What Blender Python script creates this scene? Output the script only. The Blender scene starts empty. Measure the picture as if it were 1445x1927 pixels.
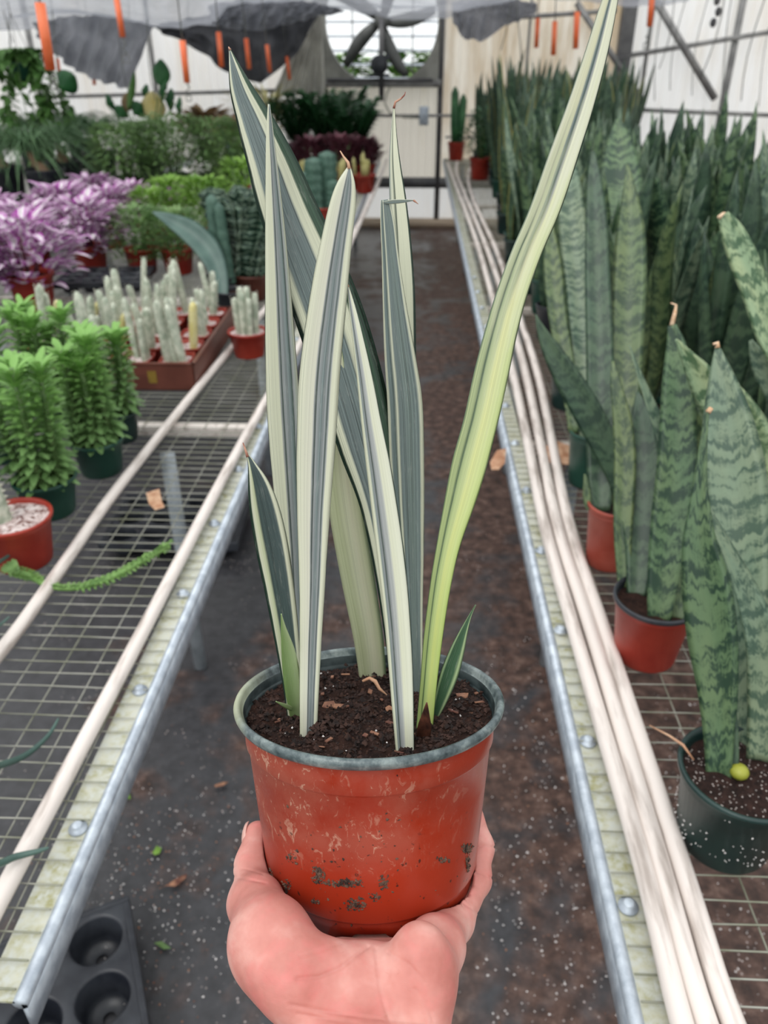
import bpy, math, random
import numpy as np
from math import sin, cos, pi, radians, sqrt, atan2, exp
from mathutils import Vector, Matrix, noise

# ------------------------------------------------------------------ camera, world, exposure
SC = bpy.context.scene
COL = SC.collection
F, EYE, CX, CY = 1450.0, 1.55, 722.5, 963.5
PITCH, YAW = radians(30.3), atan2(70.5, 1679)
FW = Vector((-sin(YAW)*cos(PITCH), cos(YAW)*cos(PITCH), -sin(PITCH)))
RT = Vector((cos(YAW), sin(YAW), 0))
UP = RT.cross(FW)
CAM = Vector((0, 0, EYE))
cam_data = bpy.data.cameras.new('camera')
cam = bpy.data.objects.new('camera', cam_data); COL.objects.link(cam)
cam.matrix_world = Matrix(((RT.x, UP.x, -FW.x, 0), (RT.y, UP.y, -FW.y, 0), (RT.z, UP.z, -FW.z, EYE), (0, 0, 0, 1)))
cam_data.sensor_fit = 'VERTICAL'; cam_data.sensor_height = 36; cam_data.lens = F/1927*36
cam_data.clip_start = .02; cam_data.clip_end = 100
cam_data.dof.use_dof = True; cam_data.dof.focus_distance = .43; cam_data.dof.aperture_fstop = 10.5
SC.camera = cam
SC.view_settings.view_transform = 'Standard'; SC.view_settings.look = 'None'
SC.view_settings.gamma = 1; SC.view_settings.use_curve_mapping = False
SC.view_settings.exposure = -0.06
SC.cycles.max_bounces = 6; SC.cycles.diffuse_bounces = 3; SC.cycles.glossy_bounces = 3; SC.cycles.transmission_bounces = 4
SC.cycles.transparent_max_bounces = 8

world = bpy.data.worlds.new('overcast_sky'); SC.world = world; world.use_nodes = True
wt = world.node_tree; wt.nodes.clear()
wo = wt.nodes.new('ShaderNodeOutputWorld'); wb = wt.nodes.new('ShaderNodeBackground')
tc = wt.nodes.new('ShaderNodeTexCoord'); sx = wt.nodes.new('ShaderNodeSeparateXYZ'); rp = wt.nodes.new('ShaderNodeValToRGB')
mr = wt.nodes.new('ShaderNodeMapRange'); mr.inputs[1].default_value = -1
wt.links.new(tc.outputs['Generated'], sx.inputs[0]); wt.links.new(sx.outputs[2], mr.inputs[0]); wt.links.new(mr.outputs[0], rp.inputs[0])
e = rp.color_ramp.elements
e[0].position = .47; e[0].color = (.05, .055, .04, 1)
e[1].position = 1; e[1].color = (.95, .98, 1, 1)
for p, c in ((.5, (.85, .88, .88, 1)), (.6, (.92, .95, .97, 1)), (.8, (1, 1, 1, 1))):
    n = e.new(p); n.color = c
wt.links.new(rp.outputs[0], wb.inputs[0]); wb.inputs[1].default_value = 1.5
wt.links.new(wb.outputs[0], wo.inputs[0])
sun_d = bpy.data.lights.new('hazy_sun', 'SUN'); sun_d.energy = 1.1; sun_d.angle = radians(35); sun_d.color = (1, .97, .93)
sun = bpy.data.objects.new('hazy_sun', sun_d); COL.objects.link(sun)
sun.rotation_euler = (radians(28), radians(-22), 0); sun.location = (0, 0, 6)

# ------------------------------------------------------------------ places: a pixel of the photograph to a point of the room
def ray(x, y): return FW + RT*((x-CX)/F) - UP*((y-CY)/F)
def P(x, y, z): d = ray(x, y); return CAM + d*((z-EYE)/d.z)
def PY(x, y, Y): d = ray(x, y); return CAM + d*(Y/d.y)
def W(x, y, D): return CAM + ray(x, y)*D
BZ = .73                                        # bench surface height

# ------------------------------------------------------------------ mesh builder
class G:
    def __init__(s): s.v = []; s.f = []; s.uv = []
    def add(s, vs, fs, uvs=None):
        o = len(s.v); s.v += [tuple(q) for q in vs]; s.f += [tuple(i+o for i in q) for q in fs]
        s.uv += (uvs if uvs else [(0, 0)]*len(vs)); return s
    def box(s, c, d, R=None):
        vs = []
        for i in (-1, 1):
            for j in (-1, 1):
                for k in (-1, 1):
                    q = Vector((i*d[0]/2, j*d[1]/2, k*d[2]/2))
                    vs.append((R @ q if R else q)+Vector(c))
        return s.add(vs, [(0, 1, 3, 2), (4, 6, 7, 5), (0, 4, 5, 1), (2, 3, 7, 6), (0, 2, 6, 4), (1, 5, 7, 3)])
    def span(s, a, b): return s.box([(a[i]+b[i])/2 for i in range(3)], [abs(b[i]-a[i]) for i in range(3)])
    def tube(s, pts, r, n=8, cap=True, flat=1.0):
        pts = [Vector(p) for p in pts]; m = len(pts)
        rs = r if isinstance(r, (list, tuple)) else [r]*m
        t0 = (pts[1]-pts[0]).normalized(); a = Vector((0, 0, 1)) if abs(t0.z) < .9 else Vector((1, 0, 0))
        x = t0.cross(a).normalized(); vs = []; uv = []; L = 0
        for i in range(m):
            t = (pts[min(i+1, m-1)]-pts[max(i-1, 0)]).normalized()
            x = (x-t*x.dot(t)).normalized(); y = t.cross(x)
            if i: L += (pts[i]-pts[i-1]).length
            for k in range(n):
                an = 2*pi*k/n; vs.append(pts[i]+x*(rs[i]*cos(an))+y*(rs[i]*flat*sin(an))); uv.append((k/n, L))
        fs = [(i*n+k, i*n+(k+1) % n, (i+1)*n+(k+1) % n, (i+1)*n+k) for i in range(m-1) for k in range(n)]
        if cap: fs += [tuple(range(n))[::-1], tuple((m-1)*n+k for k in range(n))]
        return s.add(vs, fs, uv)
    def lathe(s, prof, n=32, c=(0, 0, 0), ribs=None):
        vs = []; m = len(prof)
        for r, z in prof:
            for k in range(n):
                an = 2*pi*k/n; q = r*(ribs(an, z) if ribs else 1)
                vs.append((c[0]+q*cos(an), c[1]+q*sin(an), c[2]+z))
        fs = [(i*n+k, i*n+(k+1) % n, (i+1)*n+(k+1) % n, (i+1)*n+k) for i in range(m-1) for k in range(n)]
        return s.add(vs, fs)
    def crumb(s, p, r, rng, R=None):
        vs = []
        for a, b, c_ in ((1, 0, 0), (-1, 0, 0), (0, 1, 0), (0, -1, 0), (0, 0, 1), (0, 0, -1)):
            q = Vector((a, b, c_))*r*rng.uniform(.5, 1.3)+Vector((rng.uniform(-.3, .3), rng.uniform(-.3, .3), rng.uniform(-.3, .3)))*r
            vs.append(Vector(p)+(R @ q if R else q))
        return s.add(vs, [(0, 2, 4), (2, 1, 4), (1, 3, 4), (3, 0, 4), (2, 0, 5), (1, 2, 5), (3, 1, 5), (0, 3, 5)])
    def ball(s, c, r, n=10, sc=(1, 1, 1)):
        vs = []; fs = []; m = n//2+1
        for i in range(m+1):
            for k in range(n):
                a = pi*i/m; b = 2*pi*k/n
                vs.append((c[0]+r*sc[0]*sin(a)*cos(b), c[1]+r*sc[1]*sin(a)*sin(b), c[2]+r*sc[2]*cos(a)))
        for i in range(m):
            for k in range(n): fs.append((i*n+k, (i+1)*n+k, (i+1)*n+(k+1) % n, i*n+(k+1) % n))
        return s.add(vs, fs)
    def blade(s, path, wid, facing, chan=.25, thick=.003, nu=4, fold=1.5):
        """A thick strap leaf along path; facing = direction(s) of its hollow side; uv = (across, metres along)."""
        path = [Vector(p) for p in path]; m = len(path); L = 0; vs = []; uv = []; N = 2*(nu+1)-2
        for i, p in enumerate(path):
            t = (path[min(i+1, m-1)]-path[max(i-1, 0)]).normalized()
            fc = Vector(facing[i]) if isinstance(facing, list) else Vector(facing)
            side = t.cross(fc)
            side = side.normalized() if side.length > 1e-6 else Vector((1, 0, 0)); nr = side.cross(t).normalized()
            if i: L += (p-path[i-1]).length
            w = max(wid[i], .0006)/2; th = min(thick, w*.9); ch = chan[i] if isinstance(chan, list) else chan
            for j in range(nu+1):
                q = -1+2*j/nu; vs.append(p+side*(q*w)+nr*(ch*w*abs(q)**fold+th*.5*sqrt(max(0, 1-q*q)))); uv.append((j/nu, L))
            for j in range(nu-1, 0, -1):
                q = -1+2*j/nu; vs.append(p+side*(q*w)+nr*(ch*w*abs(q)**fold-th*.5*sqrt(max(0, 1-q*q)))); uv.append((j/nu, L))
        fs = [(i*N+k, i*N+(k+1) % N, (i+1)*N+(k+1) % N, (i+1)*N+k) for i in range(m-1) for k in range(N)]
        fs += [tuple(range(N))[::-1], tuple((m-1)*N+k for k in range(N))]
        return s.add(vs, fs, uv)
    def leaf(s, base, d, up, L, w, curl=.2, nv=4, shape=(.35, .9, 1, .7, .05), cup=.15):
        """A small thin leaf: two strips joined at the midrib."""
        d = Vector(d).normalized(); side = d.cross(Vector(up))
        side = side.normalized() if side.length > 1e-5 else Vector((1, 0, 0)); nr = side.cross(d)
        vs = []; uv = []; n = len(shape)
        for i in range(n):
            t = i/(n-1); c = Vector(base)+d*(L*t)-nr*(curl*L*t*t); h = w/2*shape[i]
            for q in (-1, 0, 1): vs.append(c+side*(q*h)+nr*(cup*w*abs(q)*shape[i])); uv.append(((q+1)/2, t))
        fs = []
        for i in range(n-1):
            for j in (0, 1): fs.append((i*3+j, i*3+j+1, i*3+j+4, i*3+j+3))
        return s.add(vs, fs, uv)

def build(name, g, mat, parent=None, smooth=True, bevel=0, label=None):
    me = bpy.data.meshes.new(name); me.from_pydata([tuple(q) for q in g.v], [], g.f)
    me.materials.append(mat)
    uvl = me.uv_layers.new(name='UVMap')
    li = np.zeros(len(me.loops), dtype=np.int32); me.loops.foreach_get('vertex_index', li)
    uvl.data.foreach_set('uv', np.array(g.uv, dtype=np.float32)[li].ravel())
    if smooth: me.polygons.foreach_set('use_smooth', [True]*len(me.polygons))
    me.update()
    o = bpy.data.objects.new(name, me); COL.objects.link(o)
    if parent: o.parent = parent
    if bevel:
        b = o.modifiers.new('bevel', 'BEVEL'); b.width = bevel; b.segments = 2; b.limit_method = 'ANGLE'
    if label: o['label'] = label
    return o
def tag(o, label=None, cat=None, group=None, kind=None):
    if label: o['label'] = label
    if cat: o['category'] = cat
    if group: o['group'] = group
    if kind: o['kind'] = kind
    return o
def thing(name, label, cat, loc=(0, 0, 0), rz=0, group=None):
    o = bpy.data.objects.new(name, None); COL.objects.link(o); o.location = loc; o.rotation_euler = (0, 0, rz)
    o.empty_display_size = .05
    return tag(o, label, cat, group)
def dup(o, parent=None):
    c = o.copy(); COL.objects.link(c)
    if parent: c.parent = parent
    for k in list(o.children): dup(k, c)
    return c
def place(o, loc, rz=0, sc=1, label=None, group=None):
    o.location = loc; o.rotation_euler = (0, 0, rz); o.scale = (sc, sc, sc)
    if label: o['label'] = label
    if group: o['group'] = group
    return o

# ------------------------------------------------------------------ materials
class M:
    def __init__(s, name, rough=.5, spec=.5, metal=0, trans=0):
        s.m = bpy.data.materials.new(name); s.m.use_nodes = True; s.t = s.m.node_tree
        s.b = s.t.nodes['Principled BSDF']; s.out = s.t.nodes['Material Output']
        s.b.inputs['Roughness'].default_value = rough; s.b.inputs['Specular IOR Level'].default_value = spec
        s.b.inputs['Metallic'].default_value = metal
    def n(s, t, **k):
        n = s.t.nodes.new('ShaderNode'+t)
        for a, v in k.items(): setattr(n, a, v)
        return n
    def L(s, a, b): s.t.links.new(a, b)
    def coord(s, kind='Object', scale=(1, 1, 1), loc=(0, 0, 0), rnd=False):
        c = s.n('TexCoord'); mp = s.n('Mapping'); mp.inputs['Scale'].default_value = scale; mp.inputs['Location'].default_value = loc
        src = c.outputs[kind]
        if rnd:
            oi = s.n('ObjectInfo'); v = s.n('VectorMath', operation='SCALE'); v.inputs[0].default_value = (7, 13, 19)
            s.L(oi.outputs['Random'], v.inputs['Scale']); ad = s.n('VectorMath', operation='ADD')
            s.L(mp.outputs[0], ad.inputs[0]); s.L(v.outputs[0], ad.inputs[1]); s.L(src, mp.inputs[0]); return ad.outputs[0]
        s.L(src, mp.inputs[0]); return mp.outputs[0]
    def noise(s, vec, scale=5, detail=4, rough=.55, dist=0):
        n = s.n('TexNoise'); n.inputs['Scale'].default_value = scale; n.inputs['Detail'].default_value = detail
        n.inputs['Roughness'].default_value = rough; n.inputs['Distortion'].default_value = dist
        s.L(vec, n.inputs['Vector']); return n.outputs[0]
    def voro(s, vec, scale=5, feat='F1', out='Distance'):
        n = s.n('TexVoronoi', feature=feat); n.inputs['Scale'].default_value = scale; s.L(vec, n.inputs['Vector']); return n.outputs[out]
    def ramp(s, fac, stops, interp='LINEAR'):
        r = s.n('ValToRGB'); r.color_ramp.interpolation = interp; el = r.color_ramp.elements
        while len(el) > 1: el.remove(el[-1])
        for i, (p, c) in enumerate(stops):
            c = (c, c, c) if isinstance(c, (int, float)) else c
            if i == 0: el[0].position = p; el[0].color = (*c, 1)
            else: q = el.new(p); q.color = (*c, 1)
        s.L(fac, r.inputs[0]); return r.outputs[0]
    def mix(s, fac, a, b, mode='MIX'):
        x = s.n('Mix', data_type='RGBA', blend_type=mode)
        for i, v in ((0, fac), (6, a), (7, b)):
            if isinstance(v, (int, float)): x.inputs[i].default_value = v
            elif isinstance(v, tuple): x.inputs[i].default_value = (*v, 1)
            else: s.L(v, x.inputs[i])
        return x.outputs[2]
    def math(s, op, a, b=None, c=None):
        x = s.n('Math', operation=op)
        for i, v in ((0, a), (1, b), (2, c)):
            if v is None: continue
            if isinstance(v, (int, float)): x.inputs[i].default_value = v
            else: s.L(v, x.inputs[i])
        return x.outputs[0]
    def sep(s, vec): x = s.n('SeparateXYZ'); s.L(vec, x.inputs[0]); return x.outputs
    def color(s, c):
        if isinstance(c, tuple): s.b.inputs['Base Color'].default_value = (*c, 1)
        else: s.L(c, s.b.inputs['Base Color'])
        return s
    def rough(s, c): s.L(c, s.b.inputs['Roughness']); return s
    def bump(s, h, st=.3, d=.002):
        b = s.n('Bump'); b.inputs['Strength'].default_value = st; b.inputs['Distance'].default_value = d
        s.L(h, b.inputs['Height']); s.L(b.outputs[0], s.b.inputs['Normal']); return s
    def translucent(s, col, fac=.3):
        tr = s.n('BsdfTranslucent'); mx = s.n('MixShader'); mx.inputs[0].default_value = fac
        if isinstance(col, tuple): tr.inputs[0].default_value = (*col, 1)
        else: s.L(col, tr.inputs[0])
        s.L(s.b.outputs[0], mx.inputs[1]); s.L(tr.outputs[0], mx.inputs[2]); s.L(mx.outputs[0], s.out.inputs[0]); return s

def two_tone(name, a, b, scale=20, rough=.5, lo=.4, hi=.6, bump=.2, bd=.001, metal=0, spec=.5, stretch=(1, 1, 1), trans=0):
    m = M(name, rough, spec, metal); v = m.coord(scale=stretch, rnd=True); n = m.noise(v, scale, 5)
    c = m.ramp(n, [(lo, a), (hi, b)]); m.color(c)
    if bump: m.bump(n, bump, bd)
    if trans: m.translucent(c, trans)
    return m.m

mt = {}
mt['black_plastic'] = two_tone('black_plastic', (.012, .014, .02), (.03, .034, .042), 15, .38)
mt['green_pot'] = two_tone('green_plastic', (.008, .05, .034), (.014, .07, .048), 12, .38)
mt['dark_green_pot'] = two_tone('dark_green_plastic', (.006, .024, .022), (.012, .038, .034), 12, .36)
mt['red_pot'] = two_tone('terracotta_plastic', (.29, .022, .012), (.37, .04, .022), 14, .4)
mt['faded_red_pot'] = two_tone('faded_terracotta_plastic', (.31, .05, .03), (.4, .09, .06), 14, .45)
mt['brown_tray'] = two_tone('brown_plastic', (.10, .028, .018), (.14, .042, .027), 10, .4)
mt['pvc'] = two_tone('weathered_white_pipe', (.42, .36, .32), (.78, .71, .66), 9, .38, .32, .5, .1, stretch=(6, .7, 6))
mt['pvc_thin'] = mt['pvc']
mt['galvanized'] = two_tone('galvanized_steel', (.36, .41, .47), (.52, .58, .64), 40, .42, metal=.35, bump=.05)
mt['dull_steel'] = two_tone('dull_grey_steel', (.17, .17, .17), (.26, .26, .255), 9, .5, metal=.2)
mt['frame_dark'] = two_tone('dark_frame_metal', (.07, .07, .075), (.12, .12, .12), 6, .5)
m = M('algae_stained_flange', .55); v = m.coord(); n1 = m.noise(v, 28, 6); n2 = m.noise(v, 120, 3)
m.color(m.mix(m.ramp(n2, [(.35, 0), (.65, 1)]), m.ramp(n1, [(.35, (.30, .29, .13)), (.6, (.52, .52, .42))]), (.5, .52, .47), 'MIX')); m.bump(n2, .2); mt['flange'] = m.m
m = M('mesh_wire', .45, metal=.3); v = m.coord(); n1 = m.noise(v, 14, 4)
m.color(m.ramp(n1, [(.35, (.21, .22, .15)), (.62, (.38, .38, .33))])); mt['wire'] = m.m
mt['orange'] = two_tone('orange_plastic_sleeve', (.72, .12, .03), (.85, .19, .07), 8, .45)
mt['thin_wire'] = two_tone('hanging_wire', (.09, .1, .09), (.2, .2, .18), 10, .5)
m = M('potting_soil', .9, .2); v = m.coord(rnd=True); n1 = m.noise(v, 90, 8, .7); n2 = m.noise(v, 400, 3)
m.color(m.mix(m.ramp(n2, [(.60, 0), (.72, 1)]), m.ramp(n1, [(.38, (.010, .005, .004)), (.7, (.045, .02, .014))]), (.11, .055, .035))); m.bump(n1, .8, .004); mt['soil'] = m.m
m = M('soil_with_perlite', .9, .2); v = m.coord(rnd=True); n1 = m.noise(v, 90, 8, .7); n2 = m.voro(v, 220)
m.color(m.mix(m.ramp(n2, [(.16, 1), (.24, 0)]), m.ramp(n1, [(.38, (.012, .007, .006)), (.7, (.05, .025, .02))]), (.5, .45, .42))); m.bump(n1, .8, .004); mt['perlite_soil'] = m.m
m = M('pale_gravel', .8, .3); v = m.coord(rnd=True); n1 = m.voro(v, 160, out='Color'); s_ = m.sep(n1)[0]
m.color(m.ramp(s_, [(.1, (.16, .07, .06)), (.35, (.5, .38, .36)), (.8, (.75, .66, .64))])); m.bump(m.voro(v, 160), .8, .004); mt['gravel'] = m.m
mt['crumb_dark'] = two_tone('dark_peat_crumb', (.012, .006, .005), (.05, .022, .015), 160, .9, bump=0)
mt['bark'] = two_tone('bark_chip', (.11, .04, .028), (.34, .17, .10), 60, .85, bump=.3)
mt['perlite'] = two_tone('perlite_grain', (.5, .47, .46), (.85, .82, .8), 300, .7, bump=0)
mt['dry_leaf'] = two_tone('dry_tan_leaf', (.40, .19, .10), (.62, .40, .26), 40, .7)
mt['dry_tip'] = two_tone('dried_reddish_tip', (.20, .05, .035), (.50, .28, .19), 120, .7)
mt['tan_tip'] = two_tone('dried_tan_tip', (.55, .33, .18), (.75, .55, .38), 90, .7)
mt['brown_sheath'] = two_tone('dried_brown_sheath', (.035, .012, .008), (.16, .055, .03), 120, .6, stretch=(1, 1, .15))

# floor: wet black ground cloth with brown silt and white grains
m = M('wet_ground_cloth', .5); v = m.coord(); n1 = m.noise(v, 2.1, 7, .62, .6); n2 = m.noise(v, 26, 7, .65); n3 = m.noise(v, 8, 3)
n0 = m.math('ADD', n1, m.math('MULTIPLY', m.math('SUBTRACT', n3, .5), .5))
xs = m.sep(v)[0]; n0 = m.math('ADD', n0, m.math('MULTIPLY', xs, .22))
silt = m.ramp(n2, [(.36, (.030, .016, .012)), (.52, (.075, .040, .030)), (.68, (.16, .10, .078))])
clo = m.ramp(n2, [(.3, (.030, .030, .033)), (.7, (.060, .060, .066))])
dirt = m.ramp(n0, [(.40, 0), (.56, 1)])
g1 = m.voro(v, 62); g2 = m.voro(v, 150); gate = m.noise(v, 5, 3)
gr = m.math('MULTIPLY', m.ramp(g1, [(.10, 1), (.16, 0)]), m.ramp(gate, [(.5, 0), (.6, 1)]))
base = m.mix(dirt, clo, silt); base = m.mix(gr, base, (.42, .36, .34)); m.color(base)
m.rough(m.ramp(n0, [(.38, .28), (.6, .62)])); m.bump(n2, .5, .004); mt['floor'] = m.m

def wall_mat(name, base, stain, lo, hi, fac, tcol=None):
    m = M(name, .5, .3); v = m.coord(scale=(1, 1, .16)); n1 = m.noise(v, 2.2, 6, .65, .3); n2 = m.noise(v, 14, 4)
    k = m.math('ADD', n1, m.math('MULTIPLY', m.math('SUBTRACT', n2, .5), .35))
    c = m.ramp(k, [(lo, base), (hi, stain)]); m.color(c); m.translucent(c, fac); return m.m
mt['wall_white'] = wall_mat('white_polythene', (.93, .92, .91), (.86, .80, .72), .45, .75, .66)
mt['wall_stained'] = wall_mat('stained_corrugated_plastic', (.90, .84, .74), (.50, .36, .20), .40, .68, .62)
mt['wall_cream'] = wall_mat('cream_corrugated_plastic', (.86, .81, .72), (.66, .57, .38), .5, .74, .55)
m = M('grey_shade_cloth', .8, .2); v = m.coord(); w = m.noise(v, 3, 3)
c = m.ramp(w, [(.35, (.30, .315, .35)), (.65, (.43, .445, .49))]); m.color(c); m.translucent(c, .6)
tp = m.n('BsdfTransparent'); mx = m.n('MixShader'); mx.inputs[0].default_value = .3; src_ = m.out.inputs[0].links[0].from_socket; m.L(src_, mx.inputs[1]); m.L(tp.outputs[0], mx.inputs[2]); m.L(mx.outputs[0], m.out.inputs[0])   # woven net lets some light straight through
m.bump(m.noise(m.coord(scale=(1, 1, 3)), 25, 3), .3, .01); mt['cloth'] = m.m
mt['cloth_fold'] = two_tone('doubled_shade_cloth', (.27, .28, .31), (.40, .41, .45), 4, .8, trans=.5)
mt['cloth_dark'] = two_tone('dark_shade_cloth', (.055, .057, .066), (.11, .112, .125), 4, .8, trans=.3)
mt['cloth_white'] = two_tone('dusty_white_cloth', (.45, .44, .40), (.66, .65, .6), 5, .8, trans=.45)
mt['housing'] = two_tone('fan_housing_metal', (.17, .17, .15), (.27, .27, .24), 4, .5)
mt['fan_dark'] = two_tone('fan_blade_metal', (.05, .055, .05), (.10, .105, .10), 6, .45)
mt['outdoor_green'] = two_tone('outdoor_foliage', (.06, .16, .03), (.25, .42, .1), 3, .8)
mt['wood'] = two_tone('weathered_wood', (.36, .28, .2), (.5, .4, .3), 5, .7, stretch=(.3, 3, 3))

def plant_mat(name, a, b, sc=30, rough=.45, trans=.15, tip=None, z0=0, z1=.2, spec=.4):
    m = M(name, rough, spec); v = m.coord(rnd=True); n = m.noise(v, sc, 4)
    c = m.ramp(n, [(.35, a), (.65, b)])
    if tip:
        z = m.sep(m.coord())[2]; f = m.ramp(m.math('DIVIDE', m.math('SUBTRACT', z, z0), z1-z0), [(0, 0), (1, 1)])
        c = m.mix(f, c, tip)
    m.color(c)
    if trans: m.translucent(c, trans)
    return m.m
mt['succulent'] = plant_mat('bright_succulent_leaf', (.13, .25, .08), (.22, .38, .14), 40, .4, .2, (.24, .46, .12), .16, .28)
mt['succ_stem'] = plant_mat('green_stem', (.10, .19, .06), (.2, .3, .12), 60)
mt['ghost'] = plant_mat('pale_spiny_stem', (.30, .36, .27), (.60, .63, .52), 55, .55, 0)
mt['ghost_spine'] = plant_mat('pale_spine', (.5, .5, .4), (.75, .73, .62), 60, .6, 0)
mt['ghost_yellow'] = plant_mat('yellow_stem', (.62, .55, .2), (.75, .7, .4), 30, .5, 0)
mt['palm'] = plant_mat('palm_leaf', (.08, .18, .08), (.18, .32, .15), 6, .4, .25)
mt['trunk'] = plant_mat('tan_trunk', (.2, .12, .07), (.36, .25, .16), 20, .7, 0)
mt['bush'] = plant_mat('bush_leaf', (.12, .23, .08), (.24, .38, .14), 9, .5, .3)
mt['bush_lime'] = plant_mat('lime_leaf', (.12, .26, .03), (.24, .42, .07), 9, .5, .2)
mt['zz'] = plant_mat('dark_glossy_leaf', (.022, .095, .035), (.06, .19, .07), 8, .32, .15)
mt['maroon'] = plant_mat('maroon_leaf', (.10, .03, .045), (.20, .07, .09), 8, .45, .15)
mt['bigleaf'] = plant_mat('broad_green_leaf', (.02, .11, .035), (.05, .18, .06), 8, .35, .25)
mt['bluegreen'] = plant_mat('blue_green_stem', (.045, .10, .075), (.085, .16, .12), 40, .5, 0)
mt['whale'] = plant_mat('smooth_grey_green_leaf', (.05, .10, .085), (.085, .15, .125), 12, .4, 0)
mt['yellow_leaf'] = plant_mat('yellow_leaf', (.72, .6, .2), (.8, .74, .42), 6, .5, .3)
mt['yellow_stem'] = plant_mat('yellow_green_stem', (.42, .40, .14), (.58, .53, .25), 30, .5, 0)
mt['bronze'] = plant_mat('bronze_leaf', (.17, .09, .06), (.30, .22, .10), 6, .5, .2)
mt['vine'] = plant_mat('vine_leaf', (.08, .20, .05), (.18, .36, .10), 9, .45, .3)
mt['cutting'] = plant_mat('green_scaly_stem', (.10, .21, .05), (.22, .38, .11), 60, .5, 0)
m = M('crested_stem', .45); v = m.coord(scale=(1, 1, 1)); x, y, z = m.sep(v)
w = m.n('TexWave', wave_type='BANDS', bands_direction='Z'); w.inputs['Scale'].default_value = 16; w.inputs['Distortion'].default_value = 6; w.inputs['Detail'].default_value = 1; w.inputs['Detail Scale'].default_value = 2
m.L(v, w.inputs[0]); m.color(m.ramp(w.outputs[0], [(0, (.018, .045, .03)), (.82, (.03, .07, .045)), (.97, (.2, .28, .2))])); mt['crest'] = m.m

m = M('striped_purple_leaf', .4, .5); u, v_, _ = m.sep(m.coord('UV')); oi = m.noise(m.coord(rnd=True), 22, 3)
k = m.math('ADD', u, m.math('MULTIPLY', m.math('SUBTRACT', oi, .5), .9))
c = m.ramp(k, [(.08, (.30, .03, .28)), (.2, (.48, .10, .45)), (.30, (.86, .80, .84)), (.45, (.34, .32, .30)), (.50, (.88, .84, .87)), (.68, (.84, .76, .83)), (.76, (.36, .03, .34)), (.95, (.62, .4, .6))])
m.color(c); m.translucent(c, .2); mt['trad'] = m.m

def snake_mat(name, light, dark, f=44, edge=None, contrast=1.0):
    m = M(name, .42, .45); c = m.n('TexCoord'); uv = m.sep(c.outputs['UV']); u, v = uv[0], uv[1]
    oi = m.n('ObjectInfo'); cu = m.math('ABSOLUTE', m.math('SUBTRACT', u, .5))
    wob = m.noise(m.coord('UV', (4, 14, 1), rnd=True), 1.6, 3)
    vv = m.math('ADD', m.math('MULTIPLY', v, f*2.2), m.math('ADD', m.math('MULTIPLY', cu, -2.4), m.math('MULTIPLY', wob, 3.2)))
    cb = m.n('CombineXYZ'); m.L(m.math('MULTIPLY', u, 1.7), cb.inputs[0]); m.L(vv, cb.inputs[1]); m.L(m.math('MULTIPLY', oi.outputs['Random'], 40), cb.inputs[2])
    n = m.noise(cb.outputs[0], .75, 3, .6); n2 = m.noise(m.coord('UV', (30, 60, 1), rnd=True), 1, 3)
    k = m.math('ADD', n, m.math('MULTIPLY', m.math('SUBTRACT', n2, .5), .3))
    mid = tuple((a*.5+b*.5) for a, b in zip(light, dark))
    col = m.ramp(k, [(.43, dark), (.48, mid), (.54, light), (.75, tuple(q*1.12 for q in light))])
    hue = m.ramp(m.noise(m.coord('UV', (1, 5, 1), rnd=True), 1.3, 2), [(.35, (.85, .95, .9)), (.65, (1.12, 1.08, .95))])
    col = m.mix(1.0, col, hue, 'MULTIPLY')
    if edge: col = m.mix(m.ramp(cu, [(.40, 0), (.47, 1)]), col, edge)
    m.color(col); m.bump(n2, .08, .001); return m.m
mt['snA'] = snake_mat('banded_snake_leaf', (.095, .155, .080), (.016, .043, .026))
mt['snB'] = snake_mat('grey_banded_snake_leaf', (.16, .215, .15), (.045, .085, .06), 52)
mt['snC'] = snake_mat('dark_snake_leaf', (.05, .09, .055), (.018, .042, .028), 40)
mt['snD'] = snake_mat('pale_mottled_snake_leaf', (.29, .37, .23), (.07, .13, .07), 40)
mt['snE'] = snake_mat('olive_banded_snake_leaf', (.11, .155, .07), (.03, .06, .03), 42)
mt['snF'] = snake_mat('yellow_edged_snake_leaf', (.05, .09, .045), (.02, .045, .028), 24, (.42, .38, .10))
# ------------------------------------------------------------------ the greenhouse shell
WY = 8.88                                       # distance of the end wall
def corrugated(x0, x1, z0, z1, y, pitch=.076, amp=.008):
    g = G(); n = max(2, int((x1-x0)/pitch*6)); vs = []; zs = (z0, z1)
    for i in range(n+1):
        x = x0+(x1-x0)*i/n
        for z in zs: vs.append((x, y+amp*sin(2*pi*x/pitch), z))
    fs = [(2*i, 2*i+2, 2*i+3, 2*i+1) for i in range(n)]
    return g.add(vs, fs)
def struct(name, g, mat, **k): return tag(build(name, g, mat, **k), kind='structure')

g = G(); n = 60                                  # gently uneven ground cloth
vs = []
for j in range(n+1):
    for i in range(n+1):
        x = -5.2+9.6*i/n; y = -1.2+10.2*j/n
        vs.append((x, y, .006*noise.noise((x*2.3, y*2.3, 0))-.004))
g.add(vs, [(j*(n+1)+i, j*(n+1)+i+1, (j+1)*(n+1)+i+1, (j+1)*(n+1)+i) for j in range(n) for i in range(n)])
struct('floor', g, mt['floor'])
g = G(); g.add([(-30, 9.05, -.05), (30, 9.05, -.05), (30, 45, -.05), (-30, 45, -.05)], [(0, 1, 2, 3)]); struct('ground_outside', g, two_tone('pale_bounce_ground', (.34, .34, .32), (.5, .49, .46), 3, .9))  # unseen ground, coloured pale to bounce neutral light onto the end wall

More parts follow.
